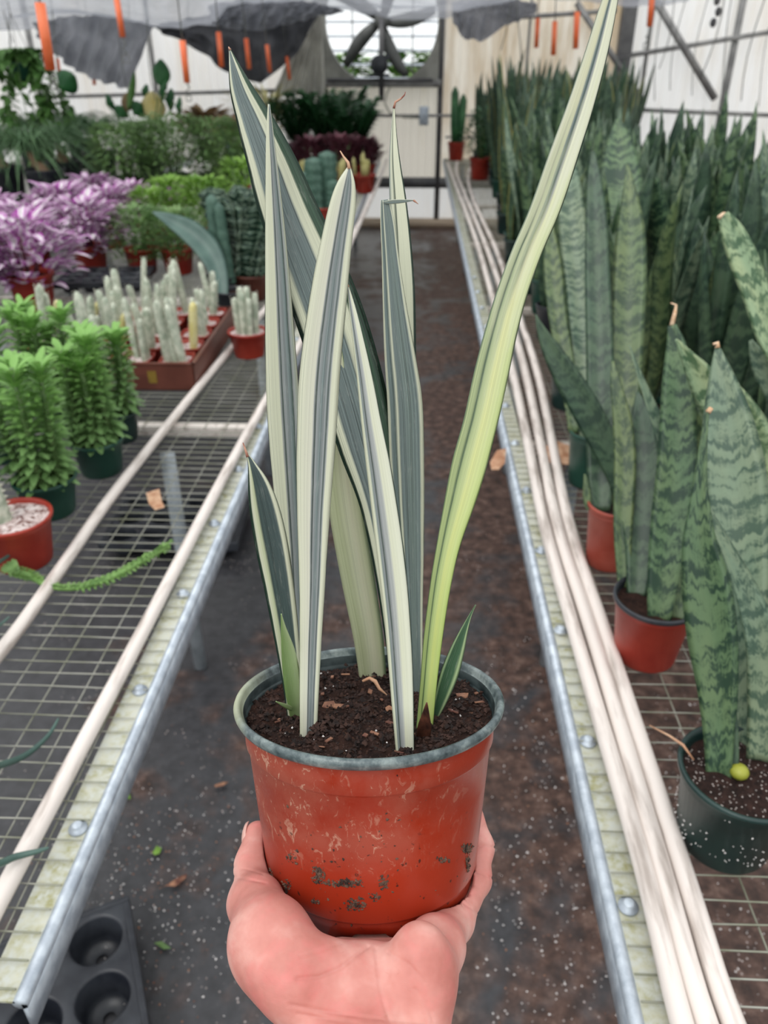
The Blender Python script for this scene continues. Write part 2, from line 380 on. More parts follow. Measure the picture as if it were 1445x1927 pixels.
XA = PY(600, 100, WY).x; XB = PY(830, 100, WY).x; XC = PY(1165, 150, WY).x
ZF0 = PY(700, 157, WY).z; ZW0 = PY(760, 333, WY).z
g = corrugated(-5.2, XA, .0, 3.0, WY); o1 = struct('wall_back', g, mt['wall_white'], smooth=True)
g = corrugated(XA, XB, ZW0, ZF0, WY); struct('wall_back_under_fan', g, mt['wall_cream'])
g = corrugated(XB, XC, ZW0, 3.0, WY); struct('wall_back_stained', g, mt['wall_stained'])
g = corrugated(XC, 4.4, .0, 3.0, WY, .11, .012); struct('wall_back_right', g, mt['wall_white'])
g = corrugated(XA, XC, .08, ZW0-.1, WY+.02, .12, .004); struct('window_1', g, mt['wall_white'])
def side_wall(x, name):
    g = G(); y0, y1 = -1.2, WY; n = 300; vs = []
    for i in range(n+1):
        y = y0+(y1-y0)*i/n
        for z in (0, 3.0): vs.append((x+.01*sin(2*pi*y/.14), y, z))
    g.add(vs, [(2*i, 2*i+2, 2*i+3, 2*i+1) for i in range(n)]); struct(name, g, mt['wall_white'])
side_wall(-5.2, 'wall_left'); side_wall(4.4, 'wall_right')
g = G(); g.span((XA, WY-.07, ZW0-.1), (XC, WY-.01, ZW0)); struct('trim_1', g, mt['frame_dark'])
g = G(); g.span((-1.2, WY-.12, 0), (XC, WY-.01, .08)); struct('trim_2', g, mt['wood'])
def pole(a, b, r): return G().tube([a, b], r, 8)
k = 3
for px_, r in ((830, .028), (600, .03), (68, .03), (290, .022), (990, .014), (1168, .075), (1372, .035), (1212, .02)):
    x = PY(px_, 117, WY).x; g = G()
    if r > .05: g.span((x-r*.9, WY-.12, 0), (x+r*.9, WY-.03, 3.0))
    else: g.tube([(x, WY-.05, 0), (x, WY-.05, 3.0)], r, 8)
    struct('trim_%d' % k, g, mt['frame_dark'] if r == .028 or r > .05 else mt['dull_steel'], smooth=False if r > .05 else True); k += 1
for a, b, r in (((80, 183), (600, 168), .018), ((600, 218), (1160, 217), .014), ((600, 157), (830, 157), .035), ((1160, 205), (1500, 219), .02),
                ((1150, 110), (1500, 52), .022), ((838, 258), (1160, 262), .01), ((1085, 5), (1212, 195), .03), ((1228, -8), (1345, 186), .036), ((860, 40), (1160, 20), .02)):
    g = pole(PY(a[0], a[1], WY-.1), PY(b[0], b[1], WY-.1), r); struct('trim_%d' % k, g, mt['dull_steel']); k += 1
# small junction box on the back wall
g = G(); c = PY(797, 219, WY-.12); g.span((c.x-.045, c.y-.03, c.z-.08), (c.x+.05, c.y+.03, c.z+.09))
tag(build('junction_box', g, mt['galvanized'], bevel=.008), 'small grey junction box on the rail of the cream end wall below the fan', 'junction box')
g = G(); g.tube([PY(x, y, WY-.12) for x, y in ((738, 158), (728, 175), (724, 195), (733, 212), (760, 221), (792, 222))], .009, 6)
tag(build('power_cable', g, mt['wire']), 'pale cable looping from the fan down to the junction box', 'cable')

# ------------------------------------------------------------------ extractor fan in the end wall
fc = PY(718, 40, WY-.1); fan = thing('extractor_fan', 'large grey wall fan with five blades and louvres on the end wall', 'fan', (fc.x, WY-.12, fc.z))
R0 = .545; hx0, hx1 = XA-fc.x+.02, XB-fc.x-.02; hz0 = ZF0-fc.z; hz1 = .95
g = G(); n = 64; vs = []
for i in range(n):
    a = 2*pi*i/n; c_, s_ = cos(a), sin(a); sc = min((hx1 if c_ > 0 else -hx0)/max(abs(c_), 1e-6), (hz1 if s_ > 0 else -hz0)/max(abs(s_), 1e-6))
    vs += [(R0*c_, 0, R0*s_), (sc*c_, 0, sc*s_), (R0*c_, .10, R0*s_), (sc*c_, .16, sc*s_)]
fs = []
for i in range(n):
    a = 4*i; b = 4*((i+1) % n); fs += [(a, b, b+1, a+1), (a, a+2, b+2, b), (a+1, b+1, b+3, a+3)]
g.add(vs, fs); build('housing', g, mt['housing'], fan, smooth=False)
for i in range(5):
    g = G(); a = radians(90+36+72*i+14); vs = []
    for j in range(9):
        t = j/8; r = .06+t*(R0-.085); w = .04+.085*sin(pi*(.15+.75*t)); tw = .25-.1*t
        d = Vector((cos(a+.25*t), 0, sin(a+.25*t))); s_ = Vector((-d.z, 0, d.x))
        for q in (-1, 1):
            for dy in (0, .004): vs.append(d*r+s_*(q*w*.5)+Vector((0, .02+dy+q*tw*w*.5, 0)))
    fs = []
    for j in range(8):
        b = 4*j; fs += [(b, b+2, b+6, b+4), (b+1, b+5, b+7, b+3), (b, b+4, b+5, b+1), (b+2, b+3, b+7, b+6)]
    fs += [(0, 1, 3, 2), (32, 34, 35, 33)]
    g.add(vs, fs); build('blade', g, mt['fan_dark'], fan)
g = G(); g.tube([(0, -.02, 0), (0, .08, 0)], .07, 20); build('hub', g, mt['fan_dark'], fan)
g = G(); c = PY(714, 122, WY-.16)-fan.location
g.tube([(c.x, -.13, c.z), (c.x, .02, c.z)], .085, 18); g.tube([(c.x, -.16, c.z), (c.x, -.13, c.z)], .055, 14); g.box((c.x, -.05, c.z-.09), (.2, .1, .03)); g.box((c.x+.07, -.05, c.z+.06), (.06, .08, .05))
build('motor', g, mt['black_plastic'], fan, bevel=.004)
g = G(); g.box((0, -.03, -.3), (.05, .012, .75)); g.box((c.x, -.01, c.z-.13), (1.05, .03, .03)); build('motor_bracket', g, mt['frame_dark'], fan)
for i in range(9):
    z = -R0+.06+i*.123
    g = G(); g.box((0, .30, z), (1.16, .085, .006), Matrix.Rotation(radians(12), 3, 'X')); build('louvre', g, mt['galvanized'], fan, smooth=False)
g = G()
for x in (-.3, .0, .3): g.box((x, .25, 0), (.012, .012, 1.2))
build('guard_bar', g, mt['dull_steel'], fan, smooth=False)

# green bushes seen outside through the fan
rng = random.Random(4)
for i, (px_, py_, r) in enumerate(((640, 112, .5), (745, 106, .55), (850, 112, .5), (530, 105, .55), (960, 105, .6))):
    c = PY(px_, py_, 14); t = thing('outdoor_bush', 'green bush outside beyond the fan louvres', 'bush', (c.x, 14, -.05), 0, 'bushes outside the end wall')
    g = G()
    for _ in range(420):
        a = rng.uniform(0, 2*pi); h = rng.uniform(.2, c.z+.1); q = r*.8*sqrt(rng.random())
        d = (cos(a), sin(a), rng.uniform(-.2, .8)); g.leaf((q*cos(a), q*sin(a), h), d, (0, 0, 1), .28, .15, .3)
    build('foliage', g, mt['outdoor_green'], t); g = G().tube([(0, 0, 0), (0, 0, c.z*.7)], .05, 6); build('stem', g, mt['trunk'], t)

# ------------------------------------------------------------------ shade cloth hung under the roof
def swag(top, bot, Y0, Y1=None, name='shade_cloth', mat='cloth_fold', label='', wav=.07, n=48, m_=14):
    """cloth between an upper and a lower edge, each a list of points of the room outline at distance Y"""
    Y1 = Y1 or Y0
    def along(pl, t):
        s = t*(len(pl)-1); i = min(int(s), len(pl)-2); f = s-i
        return pl[i][0]*(1-f)+pl[i+1][0]*f, pl[i][1]*(1-f)+pl[i+1][1]*f
    g = G(); vs = []
    for j in range(m_+1):
        for i in range(n+1):
            a = PY(*along(top, i/n), Y0); b = PY(*along(bot, i/n), Y1); p = a.lerp(b, j/m_)
            p.y += wav*sin(i*.9+j*.15)*(.3+.7*j/m_)+wav*noise.noise((i*.25, j*.4, Y0)); p.z += .02*noise.noise((i*.3, j*.3, 2))
            vs.append(p)
    N = n+1; g.add(vs, [(j*N+i, j*N+i+1, (j+1)*N+i+1, (j+1)*N+i) for j in range(m_) for i in range(n)])
    return tag(build(name, g, mt[mat]), label, 'shade cloth')
# the broad sheet: nearly level, from overhead to the end wall
g = G(); vs = []; nx, ny = 80, 40
for j in range(ny+1):
    for i in range(nx+1):
        x = -4.6+6.9*i/nx; y = 4.9+3.7*j/ny
        ze = 1.55+(117-(58 if x < -1.6 else 38))/1679*8.6
        z = ze+.0+.05*sin(x*3.1+.6*y)+.06*noise.noise((x*1.4, y*1.1, 3))+.03*noise.noise((x*6, y*3, 5))
        if x > .35: z += .10*min(1, (x-.35)/1.2)
        z += max(0, (6.6-y))*.10
        vs.append((x, y, z))
N = nx+1; g.add(vs, [(j*N+i, j*N+i+1, (j+1)*N+i+1, (j+1)*N+i) for j in range(ny) for i in range(nx)])
o = tag(build('shade_cloth', g, mt['cloth']), 'broad grey shade cloth stretched level under the roof', 'shade cloth')
swag([(62, 42), (130, 30), (200, 28), (290, 45)], [(66, 62), (120, 118), (175, 150), (240, 166)], 7.6, name='shade_cloth', label='pale grey drape of shade cloth hanging in a point before the white wall at left', wav=.05)
swag([(285, 48), (380, 30), (500, 20), (600, 18)], [(300, 60), (360, 85), (425, 135), (490, 160), (560, 100), (600, 24)], 7.9, mat='cloth_dark', label='dark bundled swag of shade cloth beside the fan', wav=.08)
swag([(392, 10), (470, -5), (560, 0), (640, 15)], [(395, 45), (440, 55), (500, 57), (560, 40), (645, 22)], 7.4, label='grey shade cloth fold sagging above the dark swag', wav=.08)
swag([(572, 30), (590, 22), (605, 30)], [(515, 172), (565, 178), (612, 182)], 8.1, mat='cloth_white', label='dusty white cloth curtain hanging just left of the fan', wav=.05)
swag([(850, 5), (900, -2), (950, -2), (1010, 5)], [(852, 42), (872, 72), (905, 78), (950, 50), (975, 40), (1012, 22)], 7.8, label='grey shade cloth lobe hanging over the stained wall right of the fan', wav=.05)

# ------------------------------------------------------------------ wire plant hangers with orange sleeves
def hanger(x, y0, y1, L_, clip, label, tilt=0, group=None):
    D = L_*1450/max(20, (y1-y0)); top = W(x, y0, D) if False else PY(x, y0, D); b = PY(x+tilt, y1, D)
    t = thing('plant_hanger', label, 'hanger', b, 0, group); t.location = b; up = (top-b)
    g = G(); q = up.normalized(); z = (2.96-b.z)/q.z
    g.tube([(0, 0, 0), q*z], .0035, 5); 
    if clip:
        dn = -(PY(x, y1, D).z-PY(x, y1+clip, D).z); g.tube([(0, 0, 0), (.01, 0, dn*.3), (-.012, 0, dn*.45), (.01, 0, dn*.6), (0, 0, dn*.66)], .004, 5)
        w = -dn*.16; g.tube([(0, 0, dn*.66), (-w, 0, dn*.75), (-w, 0, dn), (w, 0, dn), (w, 0, dn*.75), (0, 0, dn*.66)], .003, 5)
    build('wire', g, mt['thin_wire'], t)
    g = G(); g.tube([(0, 0, 0), up], .016 if L_ > .2 else .014, 10); build('sleeve', g, mt['orange'], t)
    return t
hanger(75, 5, 132, .25, 35, 'wire hanger with the longest orange sleeve, at upper left, over the palms', 20)
hanger(219, -5, 70, .25, 48, 'orange sleeved wire hanger ending in a rusty clip, between the two pale drapes', 12)
hanger(343, 76, 156, .25, 34, 'thin orange sleeved hanger with a hook over the white wall', 9)
for a, w in zip(((411, 60, 126), (463, 72, 130), (502, 84, 136)), ('leftmost', 'middle one', 'rightmost')):
    hanger(*a, .25, 0, w+' of the three orange sleeved hangers before the dark swag of cloth', 6, 'hangers before the dark swag')
for a in ((22, 104, 150), (108, 110, 152), (173, 117, 160), (540, 106, 150), (566, 145, 175), (583, 115, 145)):
    hanger(*a, .24, 0, 'small faraway orange sleeved hanger on the left side', 5, 'faraway hangers at left')
hanger(1228, -20, 50, .25, 42, 'orange sleeved hanger with a clip in front of the steel braces at right', -6)
for a, w in zip(((1086, 22, 92), (1044, 40, 104), (1012, 34, 90)), ('rightmost', 'middle one', 'leftmost')):
    hanger(*a, .25, 0, w+' of three orange hangers over the snake plants before the stained wall', -3, 'hangers before the stained wall')
rng = random.Random(11)
hx = [(130, 60, 200), (250, 60, 190), (262, 70, 170), (300, 60, 190), (30, 20, 80), (945, 20, 95), (968, 10, 120), (1225, 20, 190), (1240, 20, 130), (1300, 10, 180), (1322, 10, 150), (1345, 20, 190), (1400, 20, 190), (1420, 30, 200), (1262, 10, 170), (1130, 60, 130), (362, 20, 110), (160, 30, 120)]
for x, y0, y1 in hx:
    Y = rng.uniform(5.5, 8.2); g = G(); b = PY(x, y1, Y); pts = []
    for i in range(14):
        z = 2.96+(b.z-2.96)*i/13; pts.append((b.x+.05*sin(i*.55+x)*(i/13), Y+.03*cos(i*.4), z))
    g.tube(pts, .0035, 5); tag(build('hanging_wire', g, mt['thin_wire']), 'thin bent wire hanging loose from overhead', 'wire', 'loose wires hanging from overhead')
c = PY(1350, 15, 6.0); g = G()
g.tube([(c.x, 6, 2.96), (c.x, 6, c.z+.12)], .004, 5)
for i in range(4): g.ball((c.x+.01*(-1)**i, 6, c.z+.1-.06*i), .022, 8, (1, .5, 1.3))
tag(build('chain_clip', g, mt['frame_dark']), 'dark chain clip hanging at upper right before the steel post', 'clip')
for y in (2.9, 4.4, 6.0, 7.9):
    struct('trim_%d' % k, G().tube([(-5.2, y, 2.96), (4.4, y, 2.96)], .02, 8), mt['dull_steel']); k += 1

# ------------------------------------------------------------------ benches of welded wire
mt['leg'] = two_tone('shaded_steel_leg', (.21, .24, .26), (.35, .39, .42), 12, .5, metal=.2)  # galvanized steel, its colour darkened for the shade under the bench
def bench(name, label, xe, xo, y0, y1, side, far=False):
    """xe = edge by the aisle, xo = outer edge, side = +1 when the bench lies towards +x"""
    t = thing('wire_bench', label, 'bench', (xe, y0, 0)); L_ = y1-y0; Wd = abs(xo-xe); s = side
    rng = random.Random(int(abs(xe)*100)); g = G(); i = 0; y = .01
    while y < L_:
        wz = rng.uniform(-.0012, .0012); n = 9; pts = []
        for j in range(n+1):
            x = .014+(Wd-.02)*j/n; pts.append((s*x, y+rng.uniform(-.0022, .0022)*(0 if far else 1), BZ-.0028+wz*sin(j)))
        g.tube(pts, .0013, 4, False); y += .0292
    x = .055
    while x < Wd-.02:
        g.tube([(s*x, 0, BZ-.0054), (s*x, L_, BZ-.0054)], .0013, 4, False); x += .0543
    build('wire_mesh', g, mt['wire'], t)
    g = G(); g.tube([(s*.007, 0, BZ-.012), (s*.007, L_, BZ-.012)], .0085, 10); g.span((s*.0, 0, BZ-.055), (s*.006, L_, BZ-.012)); build('front_rail', g, mt['galvanized'], t)
    g = G(); g.span((s*.012, 0, BZ-.0105), (s*.047, L_, BZ-.0072)); build('rail_flange', g, mt['flange'], t, False)
    g = G(); g.tube([(s*(Wd-.007), 0, BZ-.012), (s*(Wd-.007), L_, BZ-.012)], .0085, 10); build('rear_rail', g, mt['galvanized'], t)
    y = .204
    while y < min(L_, 3.2):
        g = G(); g.lathe([(0, .0075), (.0045, .0075), (.0068, .0055), (.0075, .001), (.0115, .0004), (.0115, -.002), (0, -.002)], 16, (s*.0255, y-.0, BZ-.0045)); build('bolt', g, mt['galvanized'], t); y += .245
    y = .20+1.24 if not far else .5
    while y < L_:
        g = G(); g.span((s*.03, y-.02, BZ-.03), (s*(Wd-.02), y+.02, BZ-.009)); build('crossbar', g, mt['pvc'], t, False)
        for lx in (.235 if s < 0 else .18, Wd-.2):
            g = G(); yy = y-.13 if s < 0 else y; g.tube([(s*lx, yy, 0), (s*lx, yy, BZ-.03)], .019, 12); build('leg', g, mt['leg'], t)
        y += 1.24
    return t
bench('left', 'left wire mesh bench carrying cacti and green pots beside the aisle', -.3822, -1.86, .41, 8.3, -1)
bench('right', 'right wire mesh bench carrying the banded snake plants beside the aisle', .2285, 1.80, .335, 8.3, 1)
bench('far', 'far left wire bench carrying the black potted palms', -2.24, -3.9, 2.6, 8.3, -1, True)

def px_pipe(pts, r, label, z=BZ, name='plastic_pipe', group=None):
    q = [P(x, y, z+r) for x, y in pts]
    # smooth the run
    for _ in range(2):
        o = [q[0]]
        for a, b in zip(q[:-1], q[1:]): o += [a.lerp(b, .25), a.lerp(b, .75)]
        q = o+[q[-1]]
    g = G(); g.tube(q, r, 12); return tag(build(name, g, mt['pvc']), label, 'pipe', group)
px_pipe([(-190, 1440), (0, 1232), (100, 1092), (200, 944), (330, 782), (430, 660), (520, 560), (600, 455), (720, 290)], .0115, 'white plastic pipe lying on the left bench farther from the aisle, under the brown tray')
px_pipe([(-150, 1985), (0, 1690), (140, 1430), (285, 1158), (400, 935), (500, 752), (560, 660), (650, 480), (700, 370), (722, 315)], .0115, 'white plastic pipe lying along the left bench closest to its aisle edge')
px_pipe([(0, 437), (160, 362), (330, 285), (500, 220)], .02, 'white pipe on the edge of the far left bench before the black pots')
RP = [[(1335, 2080), (1280, 1927), (1215, 1640), (1142, 1400), (1085, 1200), (1025, 1000), (997, 850), (966, 703), (935, 590), (905, 480), (885, 420), (862, 360), (846, 318), (842, 306)],
      [(1395, 2080), (1324, 1927), (1250, 1650), (1188, 1440), (1117, 1200), (1048, 1000), (1020, 850), (990, 703), (958, 590), (918, 470), (895, 415), (872, 360), (858, 325), (860, 305)],
      [(1460, 2080), (1374, 1927), (1300, 1680), (1213, 1420), (1142, 1200), (1071, 1000), (1042, 850), (1014, 703), (972, 580), (935, 470), (908, 415), (886, 365), (880, 335), (884, 318)]]
for q, n_ in zip(RP, ('nearest the aisle', 'in the middle of the three', 'nearest the snake plant pots')):
    px_pipe(q, .0118, 'weathered white pipe on the right bench, %s' % n_)
px_pipe([(640, 480), (690, 395), (718, 330), (728, 300)], .011, 'short white pipe running beside the cacti at the far end of the left bench')

# black nursery trays: square plate with round pockets
def tray(label, loc, rz, nx=4, ny=3, pitch=.118, h=.075, r=.048, sc=1):
    t = thing('nursery_tray', label, 'tray', loc, rz); g = G(); n = 32
    for i in range(nx):
        for j in range(ny):
            cx, cy = (i-(nx-1)/2)*pitch, (j-(ny-1)/2)*pitch; vs = []
            prof = [(r+.006, h), (r+.002, h-.001), (r, h-.006), (r*.86, h*.3), (r*.8, .004), (0, .004)]
            for q in range(n):
                a = 2*pi*q/n; k_ = pitch/2/max(abs(cos(a)), abs(sin(a))); vs.append((cx+k_*cos(a), cy+k_*sin(a), h))
                for rr, zz in prof[:-1]: vs.append((cx+rr*cos(a), cy+rr*sin(a), zz))
                vs.append((cx+.012*cos(a), cy+.012*sin(a), .004))
            m_ = 7; g.add(vs, [(q*m_+w, ((q+1) % n)*m_+w, ((q+1) % n)*m_+w+1, q*m_+w+1) for q in range(n) for w in range(m_-1)])
    build('pocket_plate', g, mt['black_plastic'], t)
    g = G(); X, Y = nx*pitch/2, ny*pitch/2; k_ = .012
    for (x0, y0, x1, y1) in ((-X-k_, -Y-k_, X+k_, -Y), (-X-k_, Y, X+k_, Y+k_), (-X-k_, -Y, -X, Y), (X, -Y, X+k_, Y)): g.span((x0, y0, h*.55), (x1, y1, h+.002))
    build('tray_rim', g, mt['black_plastic'], t, False, .003); t.scale = (sc, sc, sc)
    return t
p = P(200, 1850, .07); d = (P(268, 1927, .07)-P(235, 1710, .07)); rz = atan2(d.y, d.x)+pi/2
e_ = Vector((cos(rz), sin(rz), 0)); o_ = P(278, 1820, .07)-e_*(2*.118+.012)
tray('empty black pot tray with round pockets on the floor by the left bench', (o_.x, o_.y-.03, 0), rz)
p = P(438, 985, .05); tray('black tray on the floor under the left bench further along', (p.x-.2, p.y, 0), .05)
p = P(195, 545, BZ); tray('empty black tray on the left bench behind the spiny pale cacti', (p.x, p.y+.05, BZ), .12, 4, 3, .085, .05, .034)
# ------------------------------------------------------------------ the held pot
def cw(v): return RT*v[0]+UP*v[1]-FW*v[2]       # a direction given right / up / towards the holder
TILT, ROLL, PH = .1886, -.0113, .1189
u_ = Vector((sin(ROLL), cos(TILT)*cos(ROLL), sin(TILT))).normalized(); e1 = u_.cross(Vector((0, 0, 1))).normalized(); e2 = e1.cross(u_)
rimc = Vector((-.0090, -.1105, -.4694)); basec = rimc-u_*PH
X_, Y_, Z_ = cw(e1), cw(-e2), cw(u_); B_ = CAM+cw(basec)
PM = Matrix(((X_.x, Y_.x, Z_.x, B_.x), (X_.y, Y_.y, Z_.y, B_.y), (X_.z, Y_.z, Z_.z, B_.z), (0, 0, 0, 1))); PI_ = PM.inverted()
held = thing('potted_snake_plant', 'variegated white striped snake plant in the red pot held up by a hand', 'potted plant'); held.matrix_world = PM
def lw(p): return PI_ @ p
def on_plane(x, y, z): d = (PI_.to_3x3() @ ray(x, y)); c = PI_ @ CAM; return c+d*((z-c.z)/d.z)
def Rpot(z):
    if z > .0955: return .0752+(z-.0955)*.03
    if z > .013: return .0660+(z-.013)*(.0738-.0660)/(.0825)
    return .0632+z*.08
def on_pot(x, y):
    d = (PI_.to_3x3() @ ray(x, y)); c = PI_ @ CAM; t = .3
    while t < .6:
        p = c+d*t
        if sqrt(p.x**2+p.y**2) < Rpot(p.z): return p
        t += .0008
    return None

m = M('scuffed_terracotta_plastic', .36, .5); v = m.coord(); xyz = m.sep(v)
n1 = m.noise(v, 26, 6, .65); n2 = m.noise(m.coord(scale=(1, 1, .6)), 170, 5, .72, 1.2); n3 = m.noise(v, 9, 3)
base = m.ramp(n3, [(.35, (.25, .020, .006)), (.65, (.34, .029, .009))])
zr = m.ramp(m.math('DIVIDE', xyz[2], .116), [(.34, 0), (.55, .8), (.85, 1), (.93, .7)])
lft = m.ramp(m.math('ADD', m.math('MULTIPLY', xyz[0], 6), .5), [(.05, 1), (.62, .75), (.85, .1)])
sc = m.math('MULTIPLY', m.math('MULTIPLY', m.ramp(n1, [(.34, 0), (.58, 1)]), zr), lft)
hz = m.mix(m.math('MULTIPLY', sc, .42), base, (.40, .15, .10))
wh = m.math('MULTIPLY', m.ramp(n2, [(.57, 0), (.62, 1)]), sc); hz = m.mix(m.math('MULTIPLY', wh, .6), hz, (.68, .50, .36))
sp = m.math('MULTIPLY', m.ramp(m.noise(v, 190, 3), [(.66, 0), (.70, 1)]), m.ramp(m.math('DIVIDE', xyz[2], .116), [(.1, .9), (.5, .9), (.62, 0)]))
hz = m.mix(sp, hz, (.045, .015, .01)); m.color(hz)
m.rough(m.ramp(sc, [(0, .28), (.5, .5)])); m.bump(n2, .12, .001); POT = m.m
m = M('scuffed_green_rim', .35, .5); v = m.coord(); n1 = m.noise(v, 45, 7, .7); n2 = m.noise(v, 12, 3)
c = m.ramp(n1, [(.38, (.022, .036, .040)), (.50, (.085, .115, .12)), (.66, (.27, .32, .31))])
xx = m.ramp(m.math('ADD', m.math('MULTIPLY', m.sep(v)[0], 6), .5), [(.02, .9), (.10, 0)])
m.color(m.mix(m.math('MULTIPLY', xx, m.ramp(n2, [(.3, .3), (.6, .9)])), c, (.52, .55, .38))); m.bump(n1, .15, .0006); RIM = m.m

g = G(); g.lathe([(.0640, .0115), (.0660, .0125), (.0662, .0135)]+[(Rpot(z), z) for z in (.03, .05, .07, .0935)]+[(.0744, .0945), (.0752, .0958)]+[(Rpot(z), z) for z in (.104, .1125)], 96)
n = 96; vs = []
for k in range(n):                                # skirt with raised drain slots
    a = 2*pi*k/n; deg = math.degrees(a) % 360; slot = (262 < deg < 279) or (deg % 60 < 14 and not 230 < deg < 300)
    zb = .0042 if slot else 0.0
    for r, z in ((.0640, .0115), (.0634, zb), (.0612, zb), (.0612, .006), (.0, .006)): vs.append((r*cos(a), r*sin(a), z))
g.add(vs, [(k*5+j, k*5+j+1, ((k+1) % n)*5+j+1, ((k+1) % n)*5+j) for k in range(n) for j in range(4)])
pot = build('pot', g, POT, held)
g = G(); g.lathe([(.0757, .1122), (.0785, .1117), (.0803, .1128), (.0813, .1150), (.0815, .1165), (.0809, .1181), (.0796, .1189), (.0782, .1185), (.0772, .1172), (.0766, .115), (.0759, .1143)], 96)
rim = build('rim', g, RIM, held, label='dark green scuffed pot rim')
g = G(); g.lathe([(.0759, .1143), (.0755, .1138), (.0752, .109), (.0749, .1082), (.0743, .1078), (.0740, .1055), (.0735, .095)], 96); build('lining', g, two_tone('dark_pot_lining', (.010, .020, .022), (.045, .065, .068), 60, .4), held, label='dark green inner wall')

# soil: lumpy surface plus loose crumbs
SZ = .1065
def soilh(x, y): return SZ+.0035*noise.noise((x*60, y*60, 1))+.0030*noise.noise((x*170, y*170, 4))+.005*noise.noise((x*25, y*25, 9))
g = G(); vs = [(0, 0, soilh(0, 0))]; nr, na = 34, 110
for i in range(1, nr+1):
    r = .0742*i/nr
    for k in range(na): a = 2*pi*k/na; vs.append((r*cos(a), r*sin(a), soilh(r*cos(a), r*sin(a))-(.001 if i == nr else 0)))
fs = [(0, 1+k, 1+(k+1) % na) for k in range(na)]+[(1+(i-1)*na+k, 1+i*na+k, 1+i*na+(k+1) % na, 1+(i-1)*na+(k+1) % na) for i in range(1, nr) for k in range(na)]
build('soil', g.add(vs, fs), mt['soil'], held)
rng = random.Random(2); g = G()
for _ in range(4200):
    r = .0735*sqrt(rng.random()); a = rng.uniform(0, 2*pi); x, y = r*cos(a), r*sin(a); s = rng.choice((.0005, .0007, .001, .0014)); s = .0024 if rng.random() < .03 else s
    g.crumb((x, y, soilh(x, y)+s*.3), s, rng)
for _ in range(90):
    r = .068*sqrt(rng.random()); a = rng.uniform(0, 2*pi); x, y = r*cos(a), r*sin(a); s = rng.uniform(.0022, .0040)
    for q in range(7): g.crumb((x+rng.gauss(0, s*.5), y+rng.gauss(0, s*.5), soilh(x, y)+s*.35+rng.gauss(0, s*.25)), s*.5, rng)
p = on_plane(612, 1378, SZ)
for q in range(420): d = Vector((rng.gauss(0, 1), rng.gauss(0, 1), rng.gauss(0, .8))).normalized(); g.crumb(p+Vector((d.x*.010, d.y*.0085, .001+d.z*.0075)), rng.uniform(.0009, .0018), rng)
tag(build('soil_crumbs', g, mt['crumb_dark'], held, False), kind='stuff')
g = G()
for _ in range(34):
    r = .07*sqrt(rng.random()); a = rng.uniform(0, 2*pi); x, y = r*cos(a), r*sin(a)
    g.box((x, y, soilh(x, y)+.0015), (rng.uniform(.002, .006), rng.uniform(.0008, .003), .0007), Matrix.Rotation(rng.uniform(0, 6), 3, 'Z') @ Matrix.Rotation(rng.uniform(-.6, .6), 3, 'X'))
for x, y, s in ((640, 1335, .010), (735, 1325, .008), (735, 1418, .009), (870, 1320, .008), (545, 1290, .007), (620, 1330, .009), (690, 1425, .007)):
    p = on_plane(x, y, SZ+.002); vs = []
    for q in range(7): a = q*.9; vs.append(Vector((p.x+s*.6*cos(a)*rng.uniform(.6, 1), p.y+s*.45*sin(a)*rng.uniform(.6, 1), soilh(p.x, p.y)+.002+rng.uniform(-.001, .002))))
    g.add(vs+[q-Vector((0, 0, .0008)) for q in vs], [tuple(range(7)), tuple(range(7, 14))[::-1]]+[(q, (q+1) % 7, 7+(q+1) % 7, 7+q) for q in range(7)])
tag(build('bark_chips', g, mt['bark'], held, False), kind='stuff')
g = G()
for _ in range(45): 
    r = .07*sqrt(rng.random()); a = rng.uniform(0, 2*pi); x, y = r*cos(a), r*sin(a); g.crumb((x, y, soilh(x, y)+.001), rng.uniform(.0005, .001), rng)
tag(build('perlite_grains', g, mt['perlite'], held, False), kind='stuff')
# soil smears stuck to the outside
g = G()
for x0, y0, x1, y1, n in ((588, 1632, 612, 1662, 260), (612, 1655, 682, 1668, 320), (648, 1690, 690, 1712, 240), (712, 1648, 732, 1672, 110), (532, 1655, 548, 1680, 80), (868, 1588, 888, 1604, 160), (876, 1605, 884, 1640, 70), (820, 1612, 845, 1622, 60),
                          (585, 1690, 600, 1700, 40), (690, 1680, 715, 1695, 60), (505, 1630, 515, 1660, 40), (540, 1605, 560, 1625, 30), (520, 1500, 860, 1740, 90)):
    for _ in range(n):
        x = x0+(x1-x0)*min(1, max(0, rng.gauss(.5, .24))); y = y0+(y1-y0)*min(1, max(0, rng.gauss(.5, .28))); p = on_pot(x, y)
        if p and p.z > .002: g.crumb(p, rng.choice((.0003, .0005, .0008, .0012)), rng)
tag(build('stuck_dirt', g, two_tone('dried_soil_smear', (.03, .016, .011), (.13, .075, .05), 260, .9, bump=0), held, False), kind='stuff')

